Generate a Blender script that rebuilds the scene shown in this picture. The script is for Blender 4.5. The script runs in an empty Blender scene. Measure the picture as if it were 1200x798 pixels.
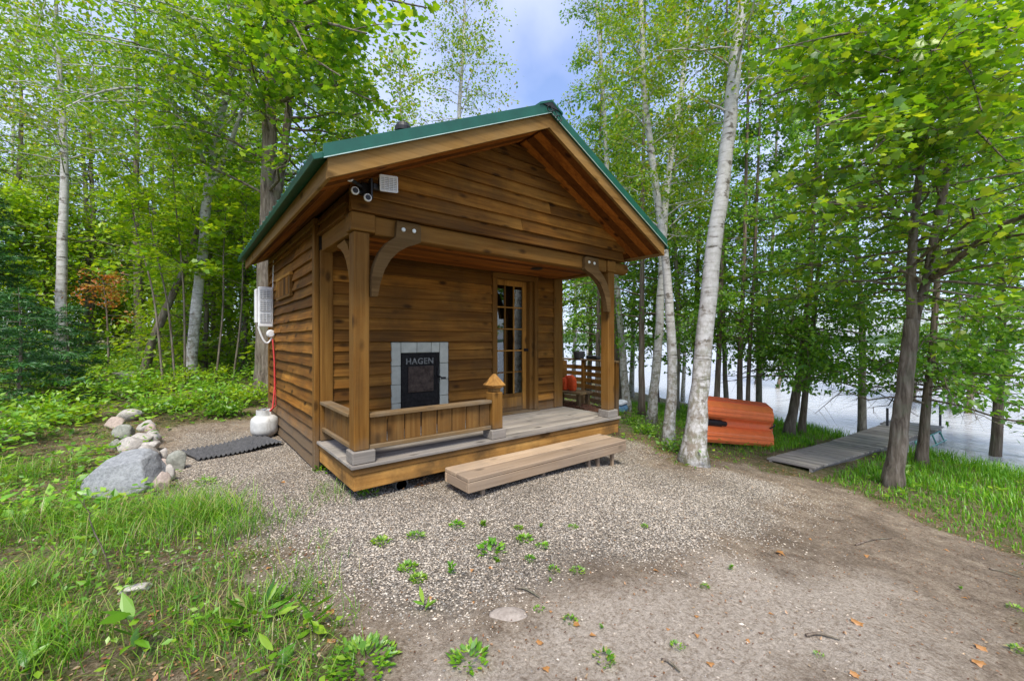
import bpy, math, random
import numpy as np
from mathutils import Vector

# ------------------------------------------------------------------ camera, sky, sun, exposure
sc = bpy.context.scene
COL = sc.collection
R = math.radians
CAM = np.array([-1.2143, -3.8001, 1.4901])
YAW, FPX = 0.6755, 483.55                     # photograph: 1200 x 798 px
cam = bpy.data.cameras.new('camera')
cam.sensor_fit = 'HORIZONTAL'; cam.sensor_width = 36.0
cam.lens = 36.0 * FPX / 1200.0
cam.clip_start = 0.05; cam.clip_end = 4000
camo = bpy.data.objects.new('camera', cam); COL.objects.link(camo)
camo.location = CAM; camo.rotation_euler = (R(90 - 0.09), 0, -YAW)
sc.camera = camo

SUN_DIR = Vector((-0.50, -0.62, 1.25)).normalized()      # towards the sun
sun = bpy.data.lights.new('sun', 'SUN'); sun.energy = 2.8; sun.angle = R(18); sun.color = (1.0, 0.94, 0.84)
suno = bpy.data.objects.new('sun', sun); COL.objects.link(suno)
suno.rotation_euler = (-SUN_DIR).to_track_quat('-Z', 'Y').to_euler(); suno.location = (0, 0, 30)

world = bpy.data.worlds.new('World'); sc.world = world; world.use_nodes = True
nt = world.node_tree; nt.nodes.clear()
wo = nt.nodes.new('ShaderNodeOutputWorld'); bg = nt.nodes.new('ShaderNodeBackground')
sky = nt.nodes.new('ShaderNodeTexSky'); sky.sky_type = 'NISHITA'; sky.sun_disc = False
sky.sun_elevation = math.asin(SUN_DIR.z); sky.sun_rotation = math.atan2(SUN_DIR.x, SUN_DIR.y)
sky.air_density = 1.0; sky.dust_density = 1.5; sky.ozone_density = 2.0
tc = nt.nodes.new('ShaderNodeTexCoord')
cn = nt.nodes.new('ShaderNodeTexNoise'); cn.inputs['Scale'].default_value = 2.2; cn.inputs['Detail'].default_value = 6
cr = nt.nodes.new('ShaderNodeValToRGB')
cr.color_ramp.elements[0].position = 0.36; cr.color_ramp.elements[0].color = (0.12, 0.12, 0.12, 1)
cr.color_ramp.elements[1].position = 0.62; cr.color_ramp.elements[1].color = (0.80, 0.80, 0.80, 1)
mx = nt.nodes.new('ShaderNodeMixRGB'); mx.inputs['Color2'].default_value = (5.2, 5.7, 8.0, 1)
nt.links.new(tc.outputs['Generated'], cn.inputs['Vector']); nt.links.new(cn.outputs['Fac'], cr.inputs['Fac'])
nt.links.new(cr.outputs['Color'], mx.inputs['Fac']); gain = nt.nodes.new('ShaderNodeMixRGB'); gain.blend_type = 'MULTIPLY'; gain.inputs['Fac'].default_value = 1; gain.inputs['Color2'].default_value = (1.45, 1.5, 1.7, 1)
nt.links.new(sky.outputs['Color'], gain.inputs['Color1']); nt.links.new(gain.outputs['Color'], mx.inputs['Color1'])
nt.links.new(mx.outputs['Color'], bg.inputs['Color']); bg.inputs['Strength'].default_value = 0.10
nt.links.new(bg.outputs['Background'], wo.inputs['Surface'])

sc.view_settings.view_transform = 'Standard'; sc.view_settings.look = 'None'
sc.view_settings.exposure = 0.85; sc.view_settings.gamma = 1.0
sc.render.engine = 'CYCLES'
sc.cycles.use_denoising = True
sc.cycles.max_bounces = 6; sc.cycles.diffuse_bounces = 4; sc.cycles.glossy_bounces = 2
sc.cycles.transmission_bounces = 6; sc.cycles.transparent_max_bounces = 8

rng = np.random.default_rng(7); random.seed(7)

# ------------------------------------------------------------------ placing helpers
FW = np.array([math.sin(YAW), math.cos(YAW)]); RT = np.array([math.cos(YAW), -math.sin(YAW)])
def at(u, v, d):
    """world point seen towards (u, v) at d metres along the view axis"""
    p = CAM[:2] + d * FW + d * (u - 600) / FPX * RT
    return np.array([p[0], p[1], CAM[2] + d * (398.3 - v) / FPX])
def smooth(a, b, x):
    t = np.clip((np.asarray(x, float) - a) / (b - a), 0, 1); return t * t * (3 - 2 * t)
def lake_s(x, y): return 0.912 * x - 0.41 * y
WATER_Z = -1.2
def ground_z(x, y, bumps=True):
    x = np.asarray(x, float); y = np.asarray(y, float)
    s = lake_s(x, y); e = y - 0.25 * x
    drop = -np.interp(s, [1.8, 2.6, 6.6, 11.2, 12.3, 15, 30], [0, .06, .6, 1.02, 1.28, 2.4, 4.0])
    rise = np.interp(e, [3.3, 4.2, 25, 60], [0, .025, 1.15, 1.35]) * (1 - smooth(2, 9, s))
    near = 1 - smooth(-.3, .3, x) * (1 - smooth(4.0, 4.6, x)) * smooth(-.2, .2, y) * (1 - smooth(4.5, 5, y))
    z = drop + rise
    if bumps:
        b = (np.sin(1.7 * x + .6 * y + 1) * np.sin(1.3 * y - .5 * x) * .022 + np.sin(4.1 * x + 2.3 * y) * np.sin(3.7 * y - 1.9 * x + 2) * .010
             + np.sin(.55 * x - .4 * y) * .03 * smooth(4, 9, np.hypot(x - 2, y)))
        z = z + b * near
    return z
def ground_hit(u, v):
    """where the line of sight towards (u, v) meets the ground"""
    ds = np.linspace(.8, 60, 6000)
    P = CAM[:2] + ds[:, None] * FW + (ds * (u - 600) / FPX)[:, None] * RT
    z = CAM[2] + ds * (398.3 - v) / FPX
    k = np.argmax(z < ground_z(P[:, 0], P[:, 1]))
    return P[k, 0], P[k, 1], float(z[k]), ds[k]

# ------------------------------------------------------------------ mesh helpers
class Geo:
    def __init__(self): self.v = []; self.f = {}; self.n = 0
    def add(self, verts, faces):
        verts = np.asarray(verts, np.float32).reshape(-1, 3)
        for f in (faces if isinstance(faces, list) and len(faces) and np.ndim(faces[0]) == 2 else [faces]):
            f = np.asarray(f, np.int64)
            if f.size: self.f.setdefault(f.shape[1], []).append(f + self.n)
        self.v.append(verts); self.n += len(verts)
    def mesh(self, name, mat, smooth_=False):
        V = np.concatenate(self.v) if self.v else np.zeros((0, 3), np.float32)
        loops = []; totals = []
        for k, fs in self.f.items():
            a = np.concatenate(fs); loops.append(a.ravel()); totals.append(np.full(len(a), k))
        loops = np.concatenate(loops); totals = np.concatenate(totals)
        m = bpy.data.meshes.new(name)
        m.vertices.add(len(V)); m.vertices.foreach_set('co', V.ravel())
        m.loops.add(len(loops)); m.loops.foreach_set('vertex_index', loops.astype(np.int32))
        m.polygons.add(len(totals))
        m.polygons.foreach_set('loop_start', np.concatenate([[0], np.cumsum(totals)[:-1]]).astype(np.int32))
        m.polygons.foreach_set('loop_total', totals.astype(np.int32))
        m.polygons.foreach_set('use_smooth', np.full(len(totals), smooth_))
        m.update(calc_edges=True); m.validate()
        if mat: m.materials.append(mat)
        return m
    def build(self, name, mat, parent=None, smooth_=False, loc=None):
        o = bpy.data.objects.new(name, self.mesh(name, mat, smooth_)); COL.objects.link(o)
        if parent: o.parent = parent
        if loc is not None: o.location = loc
        return o
    # --- shapes
    def box(self, x0, x1, y0, y1, z0, z1, bev=0.0, jit=0.0):
        self.obox(((x0 + x1) / 2, (y0 + y1) / 2, (z0 + z1) / 2), (1, 0, 0), (0, 1, 0), (0, 0, 1), (x1 - x0) / 2, (y1 - y0) / 2, (z1 - z0) / 2, bev)
    def obox(self, c, ax, ay, az, hx, hy, hz, bev=0.0):
        c = np.array(c, float); A = np.array([ax, ay, az], float); h = np.array([hx, hy, hz], float)
        b = min(bev, .45 * h.min())
        if b <= 0:
            s = np.array([[i, j, k] for i in (-1, 1) for j in (-1, 1) for k in (-1, 1)], float)
            V = c + (s * h) @ A
            F = [[0, 1, 3, 2], [4, 6, 7, 5], [0, 4, 5, 1], [2, 3, 7, 6], [0, 2, 6, 4], [1, 5, 7, 3]]
            self.add(V, np.array(F)); return
        V = []; idx = {}
        for i in (-1, 1):
            for j in (-1, 1):
                for k in (-1, 1):
                    s = np.array([i, j, k], float)
                    for a in range(3):
                        p = s * (h - b); p[a] = s[a] * h[a]
                        idx[(i, j, k, a)] = len(V); V.append(c + p @ A)
        quads = []; tris = []
        for a in range(3):
            o1, o2 = [x for x in range(3) if x != a]
            for sg in (-1, 1):
                ring = []
                for (p, q) in ((-1, -1), (1, -1), (1, 1), (-1, 1)):
                    t = [0, 0, 0]; t[a] = sg; t[o1] = p; t[o2] = q; ring.append(idx[(*t, a)])
                quads.append(ring)
            for p in (-1, 1):
                for q in (-1, 1):
                    t1 = [0, 0, 0]; t2 = [0, 0, 0]; t1[a] = -1; t2[a] = 1
                    for t in (t1, t2): t[o1] = p; t[o2] = q
                    quads.append([idx[(*t1, o1)], idx[(*t2, o1)], idx[(*t2, o2)], idx[(*t1, o2)]])
        for i in (-1, 1):
            for j in (-1, 1):
                for k in (-1, 1): tris.append([idx[(i, j, k, a)] for a in range(3)])
        self.add(V, [np.array(quads), np.array(tris)])
    def beam(self, p, q, w, h, up=(0, 0, 1), bev=0.0):
        p = np.array(p, float); q = np.array(q, float); d = q - p; L = np.linalg.norm(d); d /= L
        s = np.cross(d, up); s /= np.linalg.norm(s); u = np.cross(s, d)
        self.obox((p + q) / 2, d, s, u, L / 2, w / 2, h / 2, bev)
    def tube(self, P, r, n=8, cap=True):
        P = np.asarray(P, float); r = np.broadcast_to(np.asarray(r, float), (len(P),))
        T = np.gradient(P, axis=0); T /= np.linalg.norm(T, axis=1)[:, None] + 1e-9
        ref = np.array([1.0, 0.2, 0.1]) if abs(T[0, 0]) < .8 else np.array([0.1, 1.0, 0.2])
        S = np.cross(T, ref); S /= np.linalg.norm(S, axis=1)[:, None] + 1e-9
        U = np.cross(T, S); a = np.linspace(0, 2 * np.pi, n, endpoint=False)
        V = P[:, None] + r[:, None, None] * (np.cos(a)[None, :, None] * S[:, None] + np.sin(a)[None, :, None] * U[:, None])
        m = len(P); i = np.arange(m - 1)[:, None] * n; j = np.arange(n)[None]; k = (j + 1) % n
        F = np.stack([i + j, i + k, i + n + k, i + n + j], -1).reshape(-1, 4)
        fl = [F]
        if cap and n > 2: fl += [np.array([np.arange(n)[::-1]]), np.array([np.arange(n) + (m - 1) * n])]
        self.add(V.reshape(-1, 3), fl)
    def lathe(self, prof, n=24, c=(0, 0, 0), axis='z'):
        prof = np.asarray(prof, float); a = np.linspace(0, 2 * np.pi, n, endpoint=False)
        V = np.stack([prof[:, 0, None] * np.cos(a), prof[:, 0, None] * np.sin(a), np.repeat(prof[:, 1, None], n, 1)], -1)
        if axis == 'y': V = V[..., [0, 2, 1]]
        if axis == 'x': V = V[..., [2, 0, 1]]
        V = V + np.array(c); m = len(prof)
        i = np.arange(m - 1)[:, None] * n; j = np.arange(n)[None]; k = (j + 1) % n
        F = np.stack([i + j, i + k, i + n + k, i + n + j], -1).reshape(-1, 4)
        self.add(V.reshape(-1, 3), [F, np.array([np.arange(n)[::-1]]), np.array([np.arange(n) + (m - 1) * n])])
    def prism(self, pts, plane, a0, a1):
        """outline pts extruded from a0 to a1 along the axis not in plane"""
        n = len(pts); V = []
        for a in (a0, a1):
            for p in pts:
                V.append({'xz': (p[0], a, p[1]), 'yz': (a, p[0], p[1]), 'xy': (p[0], p[1], a)}[plane])
        i = np.arange(n); k = (i + 1) % n
        self.add(V, [np.stack([i, k, k + n, i + n], -1), np.array([i[::-1]]), np.array([i + n])])

def boulder_geo(g, rx, ry, rz):
    import bmesh
    bm = bmesh.new(); bmesh.ops.create_icosphere(bm, subdivisions=5, radius=1.15)
    V = np.array([v.co[:] for v in bm.verts]); F = np.array([[v.index for v in f.verts] for f in bm.faces]); bm.free()
    for n_, h in (((-.05, -.30, .95), .66), ((-.62, -.15, .72), .80), ((.93, -.12, .30), .80), ((.25, -.92, .28), .74), ((-.42, -.85, .30), .82), ((.1, .9, .35), .8), ((-.95, .1, .2), 1.0), ((.55, -.2, .8), .86)):
        d = np.array(n_) / np.linalg.norm(n_); V = V - np.clip(V @ d - h, 0, None)[:, None] * d
    r_ = np.random.default_rng(8)
    for k in range(1, 9):
        w = r_.normal(size=(3, 3)) * k * 1.2; V = V * (1 + .020 / k ** .8 * np.sin(V @ w + r_.uniform(0, 6, 3)).sum(1))[:, None]
    g.add(V * np.array([rx, ry, rz]), F)
def rock_geo(g, c, rx, ry, rz, seed, sub=3, lo=.50):
    import bmesh
    r_ = np.random.default_rng(seed)
    bm = bmesh.new(); bmesh.ops.create_icosphere(bm, subdivisions=sub, radius=1.0)
    V = np.array([v.co[:] for v in bm.verts]); F = np.array([[v.index for v in f.verts] for f in bm.faces]); bm.free()
    for _ in range(15):                      # flatten against random planes: facets
        d = r_.normal(size=3); d /= np.linalg.norm(d); h = r_.uniform(lo, .92)
        t = V @ d; over = np.clip(t - h, 0, None); V = V - .93 * over[:, None] * d
    for k in range(1, 5):
        w = r_.normal(size=(3, 3)) * k * 1.3; ph = r_.uniform(0, 6, 3)
        V = V * (1 + .035 / k * np.sin(V @ w + ph).sum(1))[:, None]
    g.add(V * np.array([rx, ry, rz]) + np.array(c), F)

def tag(o, label=None, cat=None, group=None, kind=None):
    for k, v in (('label', label), ('category', cat), ('group', group), ('kind', kind)):
        if v: o[k] = v
    return o
def thing(name, label, cat, loc=(0, 0, 0), rz=0, group=None):
    o = bpy.data.objects.new(name, None); COL.objects.link(o)
    o.location = loc; o.rotation_euler = (0, 0, rz); o.empty_display_size = .2
    return tag(o, label, cat, group)
def copy_tree(o, parent=None):
    c = o.copy(); COL.objects.link(c)
    if parent: c.parent = parent
    for ch in [x for x in COL.objects if x.parent == o]: copy_tree(ch, c)
    return c

# ------------------------------------------------------------------ materials
class NT:
    def __init__(self, name):
        self.m = bpy.data.materials.new(name); self.m.use_nodes = True
        self.t = self.m.node_tree; self.t.nodes.clear()
        self.out = self.t.nodes.new('ShaderNodeOutputMaterial')
    def n(self, typ, **kw):
        x = self.t.nodes.new(typ)
        for k, v in kw.items():
            if k.startswith('i_'): x.inputs[k[2:].replace('_', ' ')].default_value = v
            else: setattr(x, k, v)
        return x
    def l(self, a, b): self.t.links.new(a, b)
    def coord(self, scale=(1, 1, 1), kind='Object', offs=None):
        c = self.n('ShaderNodeTexCoord'); mp = self.n('ShaderNodeMapping'); mp.inputs['Scale'].default_value = scale
        self.l(c.outputs[kind], mp.inputs['Vector'])
        if offs is not None: self.l(offs, mp.inputs['Location'])
        return mp.outputs['Vector']
    def noise(self, vec, scale, detail=4, rough=.55, dist=0.0):
        x = self.n('ShaderNodeTexNoise'); x.inputs['Scale'].default_value = scale; x.inputs['Detail'].default_value = detail
        x.inputs['Roughness'].default_value = rough; x.inputs['Distortion'].default_value = dist
        self.l(vec, x.inputs['Vector']); return x.outputs['Fac']
    def ramp(self, fac, stops, interp='LINEAR'):
        x = self.n('ShaderNodeValToRGB'); cr = x.color_ramp; cr.interpolation = interp
        while len(cr.elements) > 1: cr.elements.remove(cr.elements[-1])
        for i, (p, c) in enumerate(stops):
            e = cr.elements[0] if i == 0 else cr.elements.new(p)
            e.position = p; e.color = (*c, 1) if len(c) == 3 else c
        self.l(fac, x.inputs['Fac']); return x.outputs['Color']
    def mix(self, fac, a, b, mode='MIX'):
        x = self.n('ShaderNodeMixRGB', blend_type=mode)
        for s, v in (('Fac', fac), ('Color1', a), ('Color2', b)):
            if isinstance(v, (int, float)): x.inputs[s].default_value = v
            elif isinstance(v, tuple): x.inputs[s].default_value = (*v, 1) if len(v) == 3 else v
            else: self.l(v, x.inputs[s])
        return x.outputs['Color']
    def math(self, op, a, b=None):
        x = self.n('ShaderNodeMath', operation=op)
        for i, v in enumerate((a, b)):
            if v is None: continue
            if isinstance(v, (int, float)): x.inputs[i].default_value = v
            else: self.l(v, x.inputs[i])
        return x.outputs[0]
    def island(self): return self.n('ShaderNodeNewGeometry').outputs['Random Per Island']
    def bump(self, h, strength=.5, dist=.01):
        x = self.n('ShaderNodeBump'); x.inputs['Strength'].default_value = strength; x.inputs['Distance'].default_value = dist
        self.l(h, x.inputs['Height']); return x.outputs['Normal']
    def pbr(self, color, rough=.7, metal=0.0, normal=None, spec=None):
        b = self.n('ShaderNodeBsdfPrincipled')
        for s, v in (('Base Color', color), ('Roughness', rough), ('Metallic', metal), ('Specular IOR Level', spec)):
            if v is None: continue
            if isinstance(v, (int, float)): b.inputs[s].default_value = v
            elif isinstance(v, tuple): b.inputs[s].default_value = (*v, 1)
            else: self.l(v, b.inputs[s])
        if normal is not None: self.l(normal, b.inputs['Normal'])
        self.l(b.outputs[0], self.out.inputs['Surface']); return self.m

def wood(name, axis, dark, mid, light, weather=None, wamt=.5, rough=.6, grain=34, knots=True, tone=1.0, splash=False):
    """planks: every board (island) gets its own tone and its own piece of grain"""
    t = NT(name); isl = t.island()
    off = t.n('ShaderNodeCombineXYZ')
    for i, k in enumerate((37.0, 71.0, 53.0)): t.l(t.math('MULTIPLY', isl, k), off.inputs[i])
    sc_ = [grain, grain, grain]; sc_[axis] = 1.3
    v = t.coord(tuple(sc_), offs=off.outputs[0])
    g1 = t.noise(v, 1.0, 6, .62, .35); 
    sc2 = [5, 5, 5]; sc2[axis] = .9
    g2 = t.noise(t.coord(tuple(sc2), offs=off.outputs[0]), 1.0, 3, .5)
    c = t.ramp(g1, [(.28, dark), (.5, mid), (.72, light)])
    c = t.mix(.45, c, t.ramp(g2, [(.3, dark), (.5, mid), (.7, light)]), 'MIX')
    tn = t.ramp(t.math('FRACT', t.math('MULTIPLY', isl, 17.3)), [(0, (.50, .47, .44)), (.35, (.85, .82, .8)), (.7, (1.05, 1.03, 1.0)), (1, (1.4, 1.34, 1.2))])
    c = t.mix(tone, c, tn, 'MULTIPLY')
    if knots:
        sk = [5.5, 5.5, 5.5]; sk[axis] = 2.6
        vo = t.n('ShaderNodeTexVoronoi'); vo.inputs['Scale'].default_value = 1.0
        t.l(t.coord(tuple(sk), offs=off.outputs[0]), vo.inputs['Vector'])
        kf = t.ramp(vo.outputs['Distance'], [(.09, (1, 1, 1)), (.22, (0, 0, 0))])
        c = t.mix(t.math('MULTIPLY', kf, .85), c, tuple(x * .28 for x in dark))
    if weather:
        w = t.noise(t.coord((1, 1, 1)), 2.3, 5, .65)
        wf = t.ramp(w, [(.42, (0, 0, 0)), (.68, (1, 1, 1))])
        c = t.mix(t.math('MULTIPLY', wf, wamt), c, weather)
    if splash:
        sep = t.n('ShaderNodeSeparateXYZ'); t.l(t.coord(), sep.inputs[0]); sn = t.noise(t.coord((3, 3, 1.2)), 2.0, 5, .7)
        lo = t.ramp(t.math('ADD', sep.outputs[2], t.math('MULTIPLY', sn, -.55)), [(.0, (.75, .75, .75)), (.34, (0, 0, 0))])
        c = t.mix(lo, c, (.15, .115, .075))
    h = t.math('ADD', g1, t.math('MULTIPLY', g2, .6))
    return t.pbr(c, rough + .12, 0, t.bump(h, .55, .004), .14)

def woods(base, *a, **k): return [wood(base + s, i, *a, **k) for i, s in enumerate(('_along_x', '_along_y', '_along_z'))]
STAIN = woods('stained_siding', (.065, .024, .004), (.225, .096, .015), (.41, .205, .040), weather=(.080, .042, .013), wamt=.6, splash=True)
BEAMW = woods('stained_timber', (.13, .054, .009), (.31, .148, .028), (.45, .245, .058), weather=(.16, .088, .024), wamt=.55, splash=True)
FASC = woods('fascia_timber', (.20, .10, .022), (.43, .245, .066), (.58, .36, .125), weather=(.22, .14, .055), wamt=.55)
SOFF = woods('soffit_board', (.070, .018, .004), (.20, .066, .010), (.35, .13, .024))
GREY = woods('weathered_board', (.13, .11, .09), (.28, .25, .215), (.40, .37, .325), weather=(.17, .165, .145), wamt=.5, rough=.85, tone=.4)
STEPW = woods('step_timber', (.20, .14, .085), (.37, .27, .18), (.49, .38, .265), weather=(.25, .20, .15), wamt=.5, rough=.8, tone=.45)
RAILW = woods('worn_rail', (.17, .105, .045), (.31, .21, .10), (.43, .31, .17), weather=(.19, .16, .115), wamt=.6, rough=.8)
SLAT = woods('stained_picket', (.13, .06, .014), (.30, .155, .042), (.42, .25, .08), weather=(.075, .045, .02), wamt=.8, rough=.7)
DOCKW = woods('dock_board', (.17, .15, .13), (.34, .31, .28), (.46, .435, .40), weather=(.24, .225, .205), wamt=.5, rough=.9, tone=.55)
AGED = woods('aged_brace', (.085, .045, .014), (.20, .12, .045), (.30, .20, .09), weather=(.10, .066, .028), wamt=.5, rough=.85)

def plain(name, col, rough=.6, metal=0.0, var=.25, nscale=14, bump=.15, spec=None):
    t = NT(name); v = t.coord()
    n = t.noise(v, nscale, 5, .6)
    lo = tuple(c * (1 - var) for c in col); hi = tuple(min(1, c * (1 + var)) for c in col)
    return t.pbr(t.ramp(n, [(.3, lo), (.7, hi)]), rough, metal, t.bump(n, bump, .004), spec)
M_green = plain('green_metal_roofing', (.008, .088, .054), .42, 0, .2, 5, .08)
M_trimlight = plain('pale_trim_edge', (.45, .58, .52), .5, 0, .2)
M_black = plain('black_plastic', (.012, .012, .013), .5, 0, .3)
M_iron = plain('cast_iron', (.016, .015, .014), .8, 0, .5, 30, .5, .15)
M_ironbrown = plain('rusty_iron_plate', (.060, .044, .034), .8, 0, .5, 22, .5, .15)
M_whitepl = plain('white_plastic', (.72, .73, .72), .45, 0, .08)
M_greypl = plain('grey_plastic', (.32, .34, .36), .45, 0, .15)
M_tile = plain('pale_green_tile', (.40, .41, .335), .35, 0, .16, 9, .1)
M_grout = plain('grout', (.12, .13, .10), .9)
M_bolt = plain('pale_bolt_head', (.62, .64, .56), .4, .2, .2)
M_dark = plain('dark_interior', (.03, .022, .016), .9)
def m_tank():
    t = NT('tank_white_paint'); n1 = t.noise(t.coord(), 7, 6, .7); n2 = t.noise(t.coord((1, 1, .25)), 16, 5, .7)
    c = t.ramp(n1, [(.3, (.42, .42, .39)), (.6, (.60, .60, .56))]); c = t.mix(t.ramp(n2, [(.55, (0, 0, 0)), (.75, (.8, .8, .8))]), c, (.24, .20, .15))
    sep = t.n('ShaderNodeSeparateXYZ'); t.l(t.coord(), sep.inputs[0]); c = t.mix(t.ramp(sep.outputs[2], [(.02, (.7, .7, .7)), (.12, (0, 0, 0))]), c, (.20, .15, .10))
    return t.pbr(c, .55, 0, t.bump(n1, .2, .004))
M_tank = m_tank()
M_red = plain('red_hose', (.50, .030, .022), .45, 0, .15)
M_rubber = plain('ribbed_rubber', (.075, .073, .07), .8, 0, .5, 24, .3)
M_pipe = plain('drain_pipe', (.055, .058, .055), .6, 0, .3)
M_orange = plain('orange_hull', (.92, .215, .06), .45, 0, .08, 7, .06)
M_orangedark = plain('hull_underside', (.62, .10, .03), .5, 0, .15, 4, .06)
M_vest = plain('orange_fabric', (.85, .10, .018), .8, 0, .2, 20, .3)
M_blue = plain('blue_tarp', (.10, .22, .36), .6, 0, .3, 8, .3)
M_whitecloth = plain('pale_cloth', (.62, .66, .70), .7, 0, .15)
M_steel = plain('steel_post', (.06, .06, .065), .5, .6, .3)
M_teal = plain('teal_frame', (.10, .32, .27), .5, 0, .2)
M_logend = plain('firewood_wood', (.20, .085, .04), .85, 0, .6, 18, .5)
M_letter = plain('bare_letter_metal', (.16, .165, .15), .7, 0, .7, 60, .2)

def m_glass():
    t = NT('window_glass'); gl = t.n('ShaderNodeBsdfGlossy'); gl.inputs['Roughness'].default_value = .02
    gl.inputs['Color'].default_value = (.95, .97, .96, 1)
    tr = t.n('ShaderNodeBsdfTransparent'); tr.inputs['Color'].default_value = (.55, .58, .56, 1)
    fr = t.n('ShaderNodeFresnel'); fr.inputs['IOR'].default_value = 1.5
    wv = t.noise(t.coord(), 2.0, 2); b = t.bump(wv, .08, .01); t.l(b, gl.inputs['Normal'])
    mxn = t.n('ShaderNodeMixShader'); f2 = t.math('ADD', t.math('MULTIPLY', fr.outputs[0], 1.1), .06)
    t.l(f2, mxn.inputs[0]); t.l(tr.outputs[0], mxn.inputs[1]); t.l(gl.outputs[0], mxn.inputs[2])
    t.l(mxn.outputs[0], t.out.inputs['Surface']); return t.m
M_glass = m_glass()

def m_leaf(name, stops, trans=.45, gloss=.06):
    t = NT(name); c = t.ramp(t.island(), stops)
    big = t.noise(t.coord((1, 1, 1)), 1.1, 3)
    c = t.mix(1.0, c, t.ramp(big, [(.3, (.72, .74, .7)), (.7, (1.25, 1.2, 1.1))]), 'MULTIPLY')
    d = t.n('ShaderNodeBsdfDiffuse'); tl = t.n('ShaderNodeBsdfTranslucent'); g = t.n('ShaderNodeBsdfGlossy')
    g.inputs['Roughness'].default_value = .45
    t.l(c, d.inputs['Color']); tc_ = t.mix(1.0, c, (1.25, 1.15, .55), 'MULTIPLY'); t.l(tc_, tl.inputs['Color'])
    m1 = t.n('ShaderNodeMixShader'); m1.inputs[0].default_value = trans
    t.l(d.outputs[0], m1.inputs[1]); t.l(tl.outputs[0], m1.inputs[2])
    m2 = t.n('ShaderNodeMixShader'); m2.inputs[0].default_value = gloss
    t.l(m1.outputs[0], m2.inputs[1]); t.l(g.outputs[0], m2.inputs[2]); t.l(m2.outputs[0], t.out.inputs['Surface'])
    return t.m
L_maple = m_leaf('maple_leaf', [(0, (.09, .24, .008)), (.45, (.18, .38, .012)), (.8, (.30, .50, .018)), (1, (.44, .56, .03))], .5)
L_birch = m_leaf('birch_leaf', [(0, (.13, .27, .010)), (.5, (.23, .40, .018)), (.9, (.36, .50, .03)), (1, (.42, .28, .05))], .5, .03)
L_wood = m_leaf('understory_leaf', [(0, (.15, .34, .012)), (.5, (.28, .48, .018)), (1, (.46, .60, .03))], .55, .04)
L_cedar = m_leaf('cedar_spray', [(0, (0.072, 0.216, 0.019)), (.5, (0.143, 0.348, 0.026)), (1, (0.273, 0.492, 0.036))], .45, .04)
L_fir = m_leaf('fir_needle', [(0, (.018, .095, .024)), (.5, (.040, .15, .034)), (1, (.085, .23, .045))], .25)
L_red = m_leaf('turning_leaf', [(0, (.46, .12, .03)), (.5, (.52, .20, .035)), (1, (.34, .32, .03))], .4)
L_plant = m_leaf('broad_plant_leaf', [(0, (.09, .27, .014)), (.5, (.18, .41, .018)), (1, (.34, .54, .03))], .45)
L_grass = m_leaf('grass_blade', [(0, (.06, .20, .010)), (.5, (.15, .36, .016)), (.8, (.26, .45, .03)), (.9, (.40, .39, .14)), (1, (.44, .35, .19))], .4, .04)
L_bank = m_leaf('bank_grass_blade', [(0, (.07, .25, .008)), (.5, (.14, .39, .012)), (1, (.27, .51, .025))], .4, .04)
L_dead = m_leaf('dry_leaf', [(0, (.12, .05, .02)), (.4, (.22, .10, .04)), (.8, (.36, .20, .09)), (1, (.48, .36, .23))], .15)
L_fall = m_leaf('orange_fallen_leaf', [(0, (.24, .10, .04)), (.5, (.42, .19, .06)), (1, (.55, .36, .14))], .2)

def m_bark(name, kind):
    t = NT(name)
    if kind == 'birch':
        v1 = t.noise(t.coord((2.4, 2.4, 17)), 1.6, 6, .62, .3)
        c = t.ramp(v1, [(.31, (.045, .038, .033)), (.365, (.30, .285, .255)), (.44, (.51, .50, .465)), (.7, (.63, .62, .59))])
        v2 = t.noise(t.coord((3.2, 3.2, 4.6)), 1.5, 4, .6)
        c = t.mix(t.ramp(v2, [(.585, (0, 0, 0)), (.65, (.85, .85, .85))]), c, (.095, .08, .055))
        v3 = t.noise(t.coord((6, 6, 4)), 2.2, 5, .7)
        sep = t.n('ShaderNodeSeparateXYZ'); t.l(t.coord((1, 1, .34)), sep.inputs[0])
        low = t.ramp(sep.outputs[2], [(.0, (1, 1, 1)), (.35, (.9, .9, .9)), (.75, (.4, .4, .4)), (1.0, (.25, .25, .25))])
        c = t.mix(t.math('MULTIPLY', t.ramp(v3, [(.42, (0, 0, 0)), (.58, (1, 1, 1))]), low), c, t.ramp(v2, [(.3, (.17, .19, .11)), (.6, (.24, .20, .15))]))
        return t.pbr(c, .8, 0, t.bump(t.math('ADD', v1, v3), .5, .012), .25)
    sc_ = {'maple': (9, 9, 1.6), 'cedar': (14, 14, 1.1), 'grey': (10, 10, 2.4)}[kind]
    v1 = t.noise(t.coord(sc_), 1.7, 6, .65, .4); v2 = t.noise(t.coord((1, 1, 1)), 3.0, 4)
    st = {'maple': [(.3, (.055, .042, .030)), (.5, (.17, .14, .105)), (.72, (.31, .27, .22))],
          'cedar': [(.3, (.060, .042, .030)), (.5, (.18, .14, .105)), (.72, (.31, .255, .205))],
          'grey': [(.3, (.10, .085, .07)), (.5, (.25, .22, .185)), (.72, (.40, .37, .32))]}[kind]
    c = t.ramp(v1, st)
    c = t.mix(t.ramp(v2, [(.52, (0, 0, 0)), (.68, (.55, .55, .55))]), c, (.17, .19, .12))
    return t.pbr(c, .9, 0, t.bump(v1, 1.0, .03), .2)
B_birch = m_bark('birch_bark', 'birch'); B_maple = m_bark('maple_bark', 'maple'); B_cedar = m_bark('cedar_bark', 'cedar'); B_grey = m_bark('grey_bark', 'grey')

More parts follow.
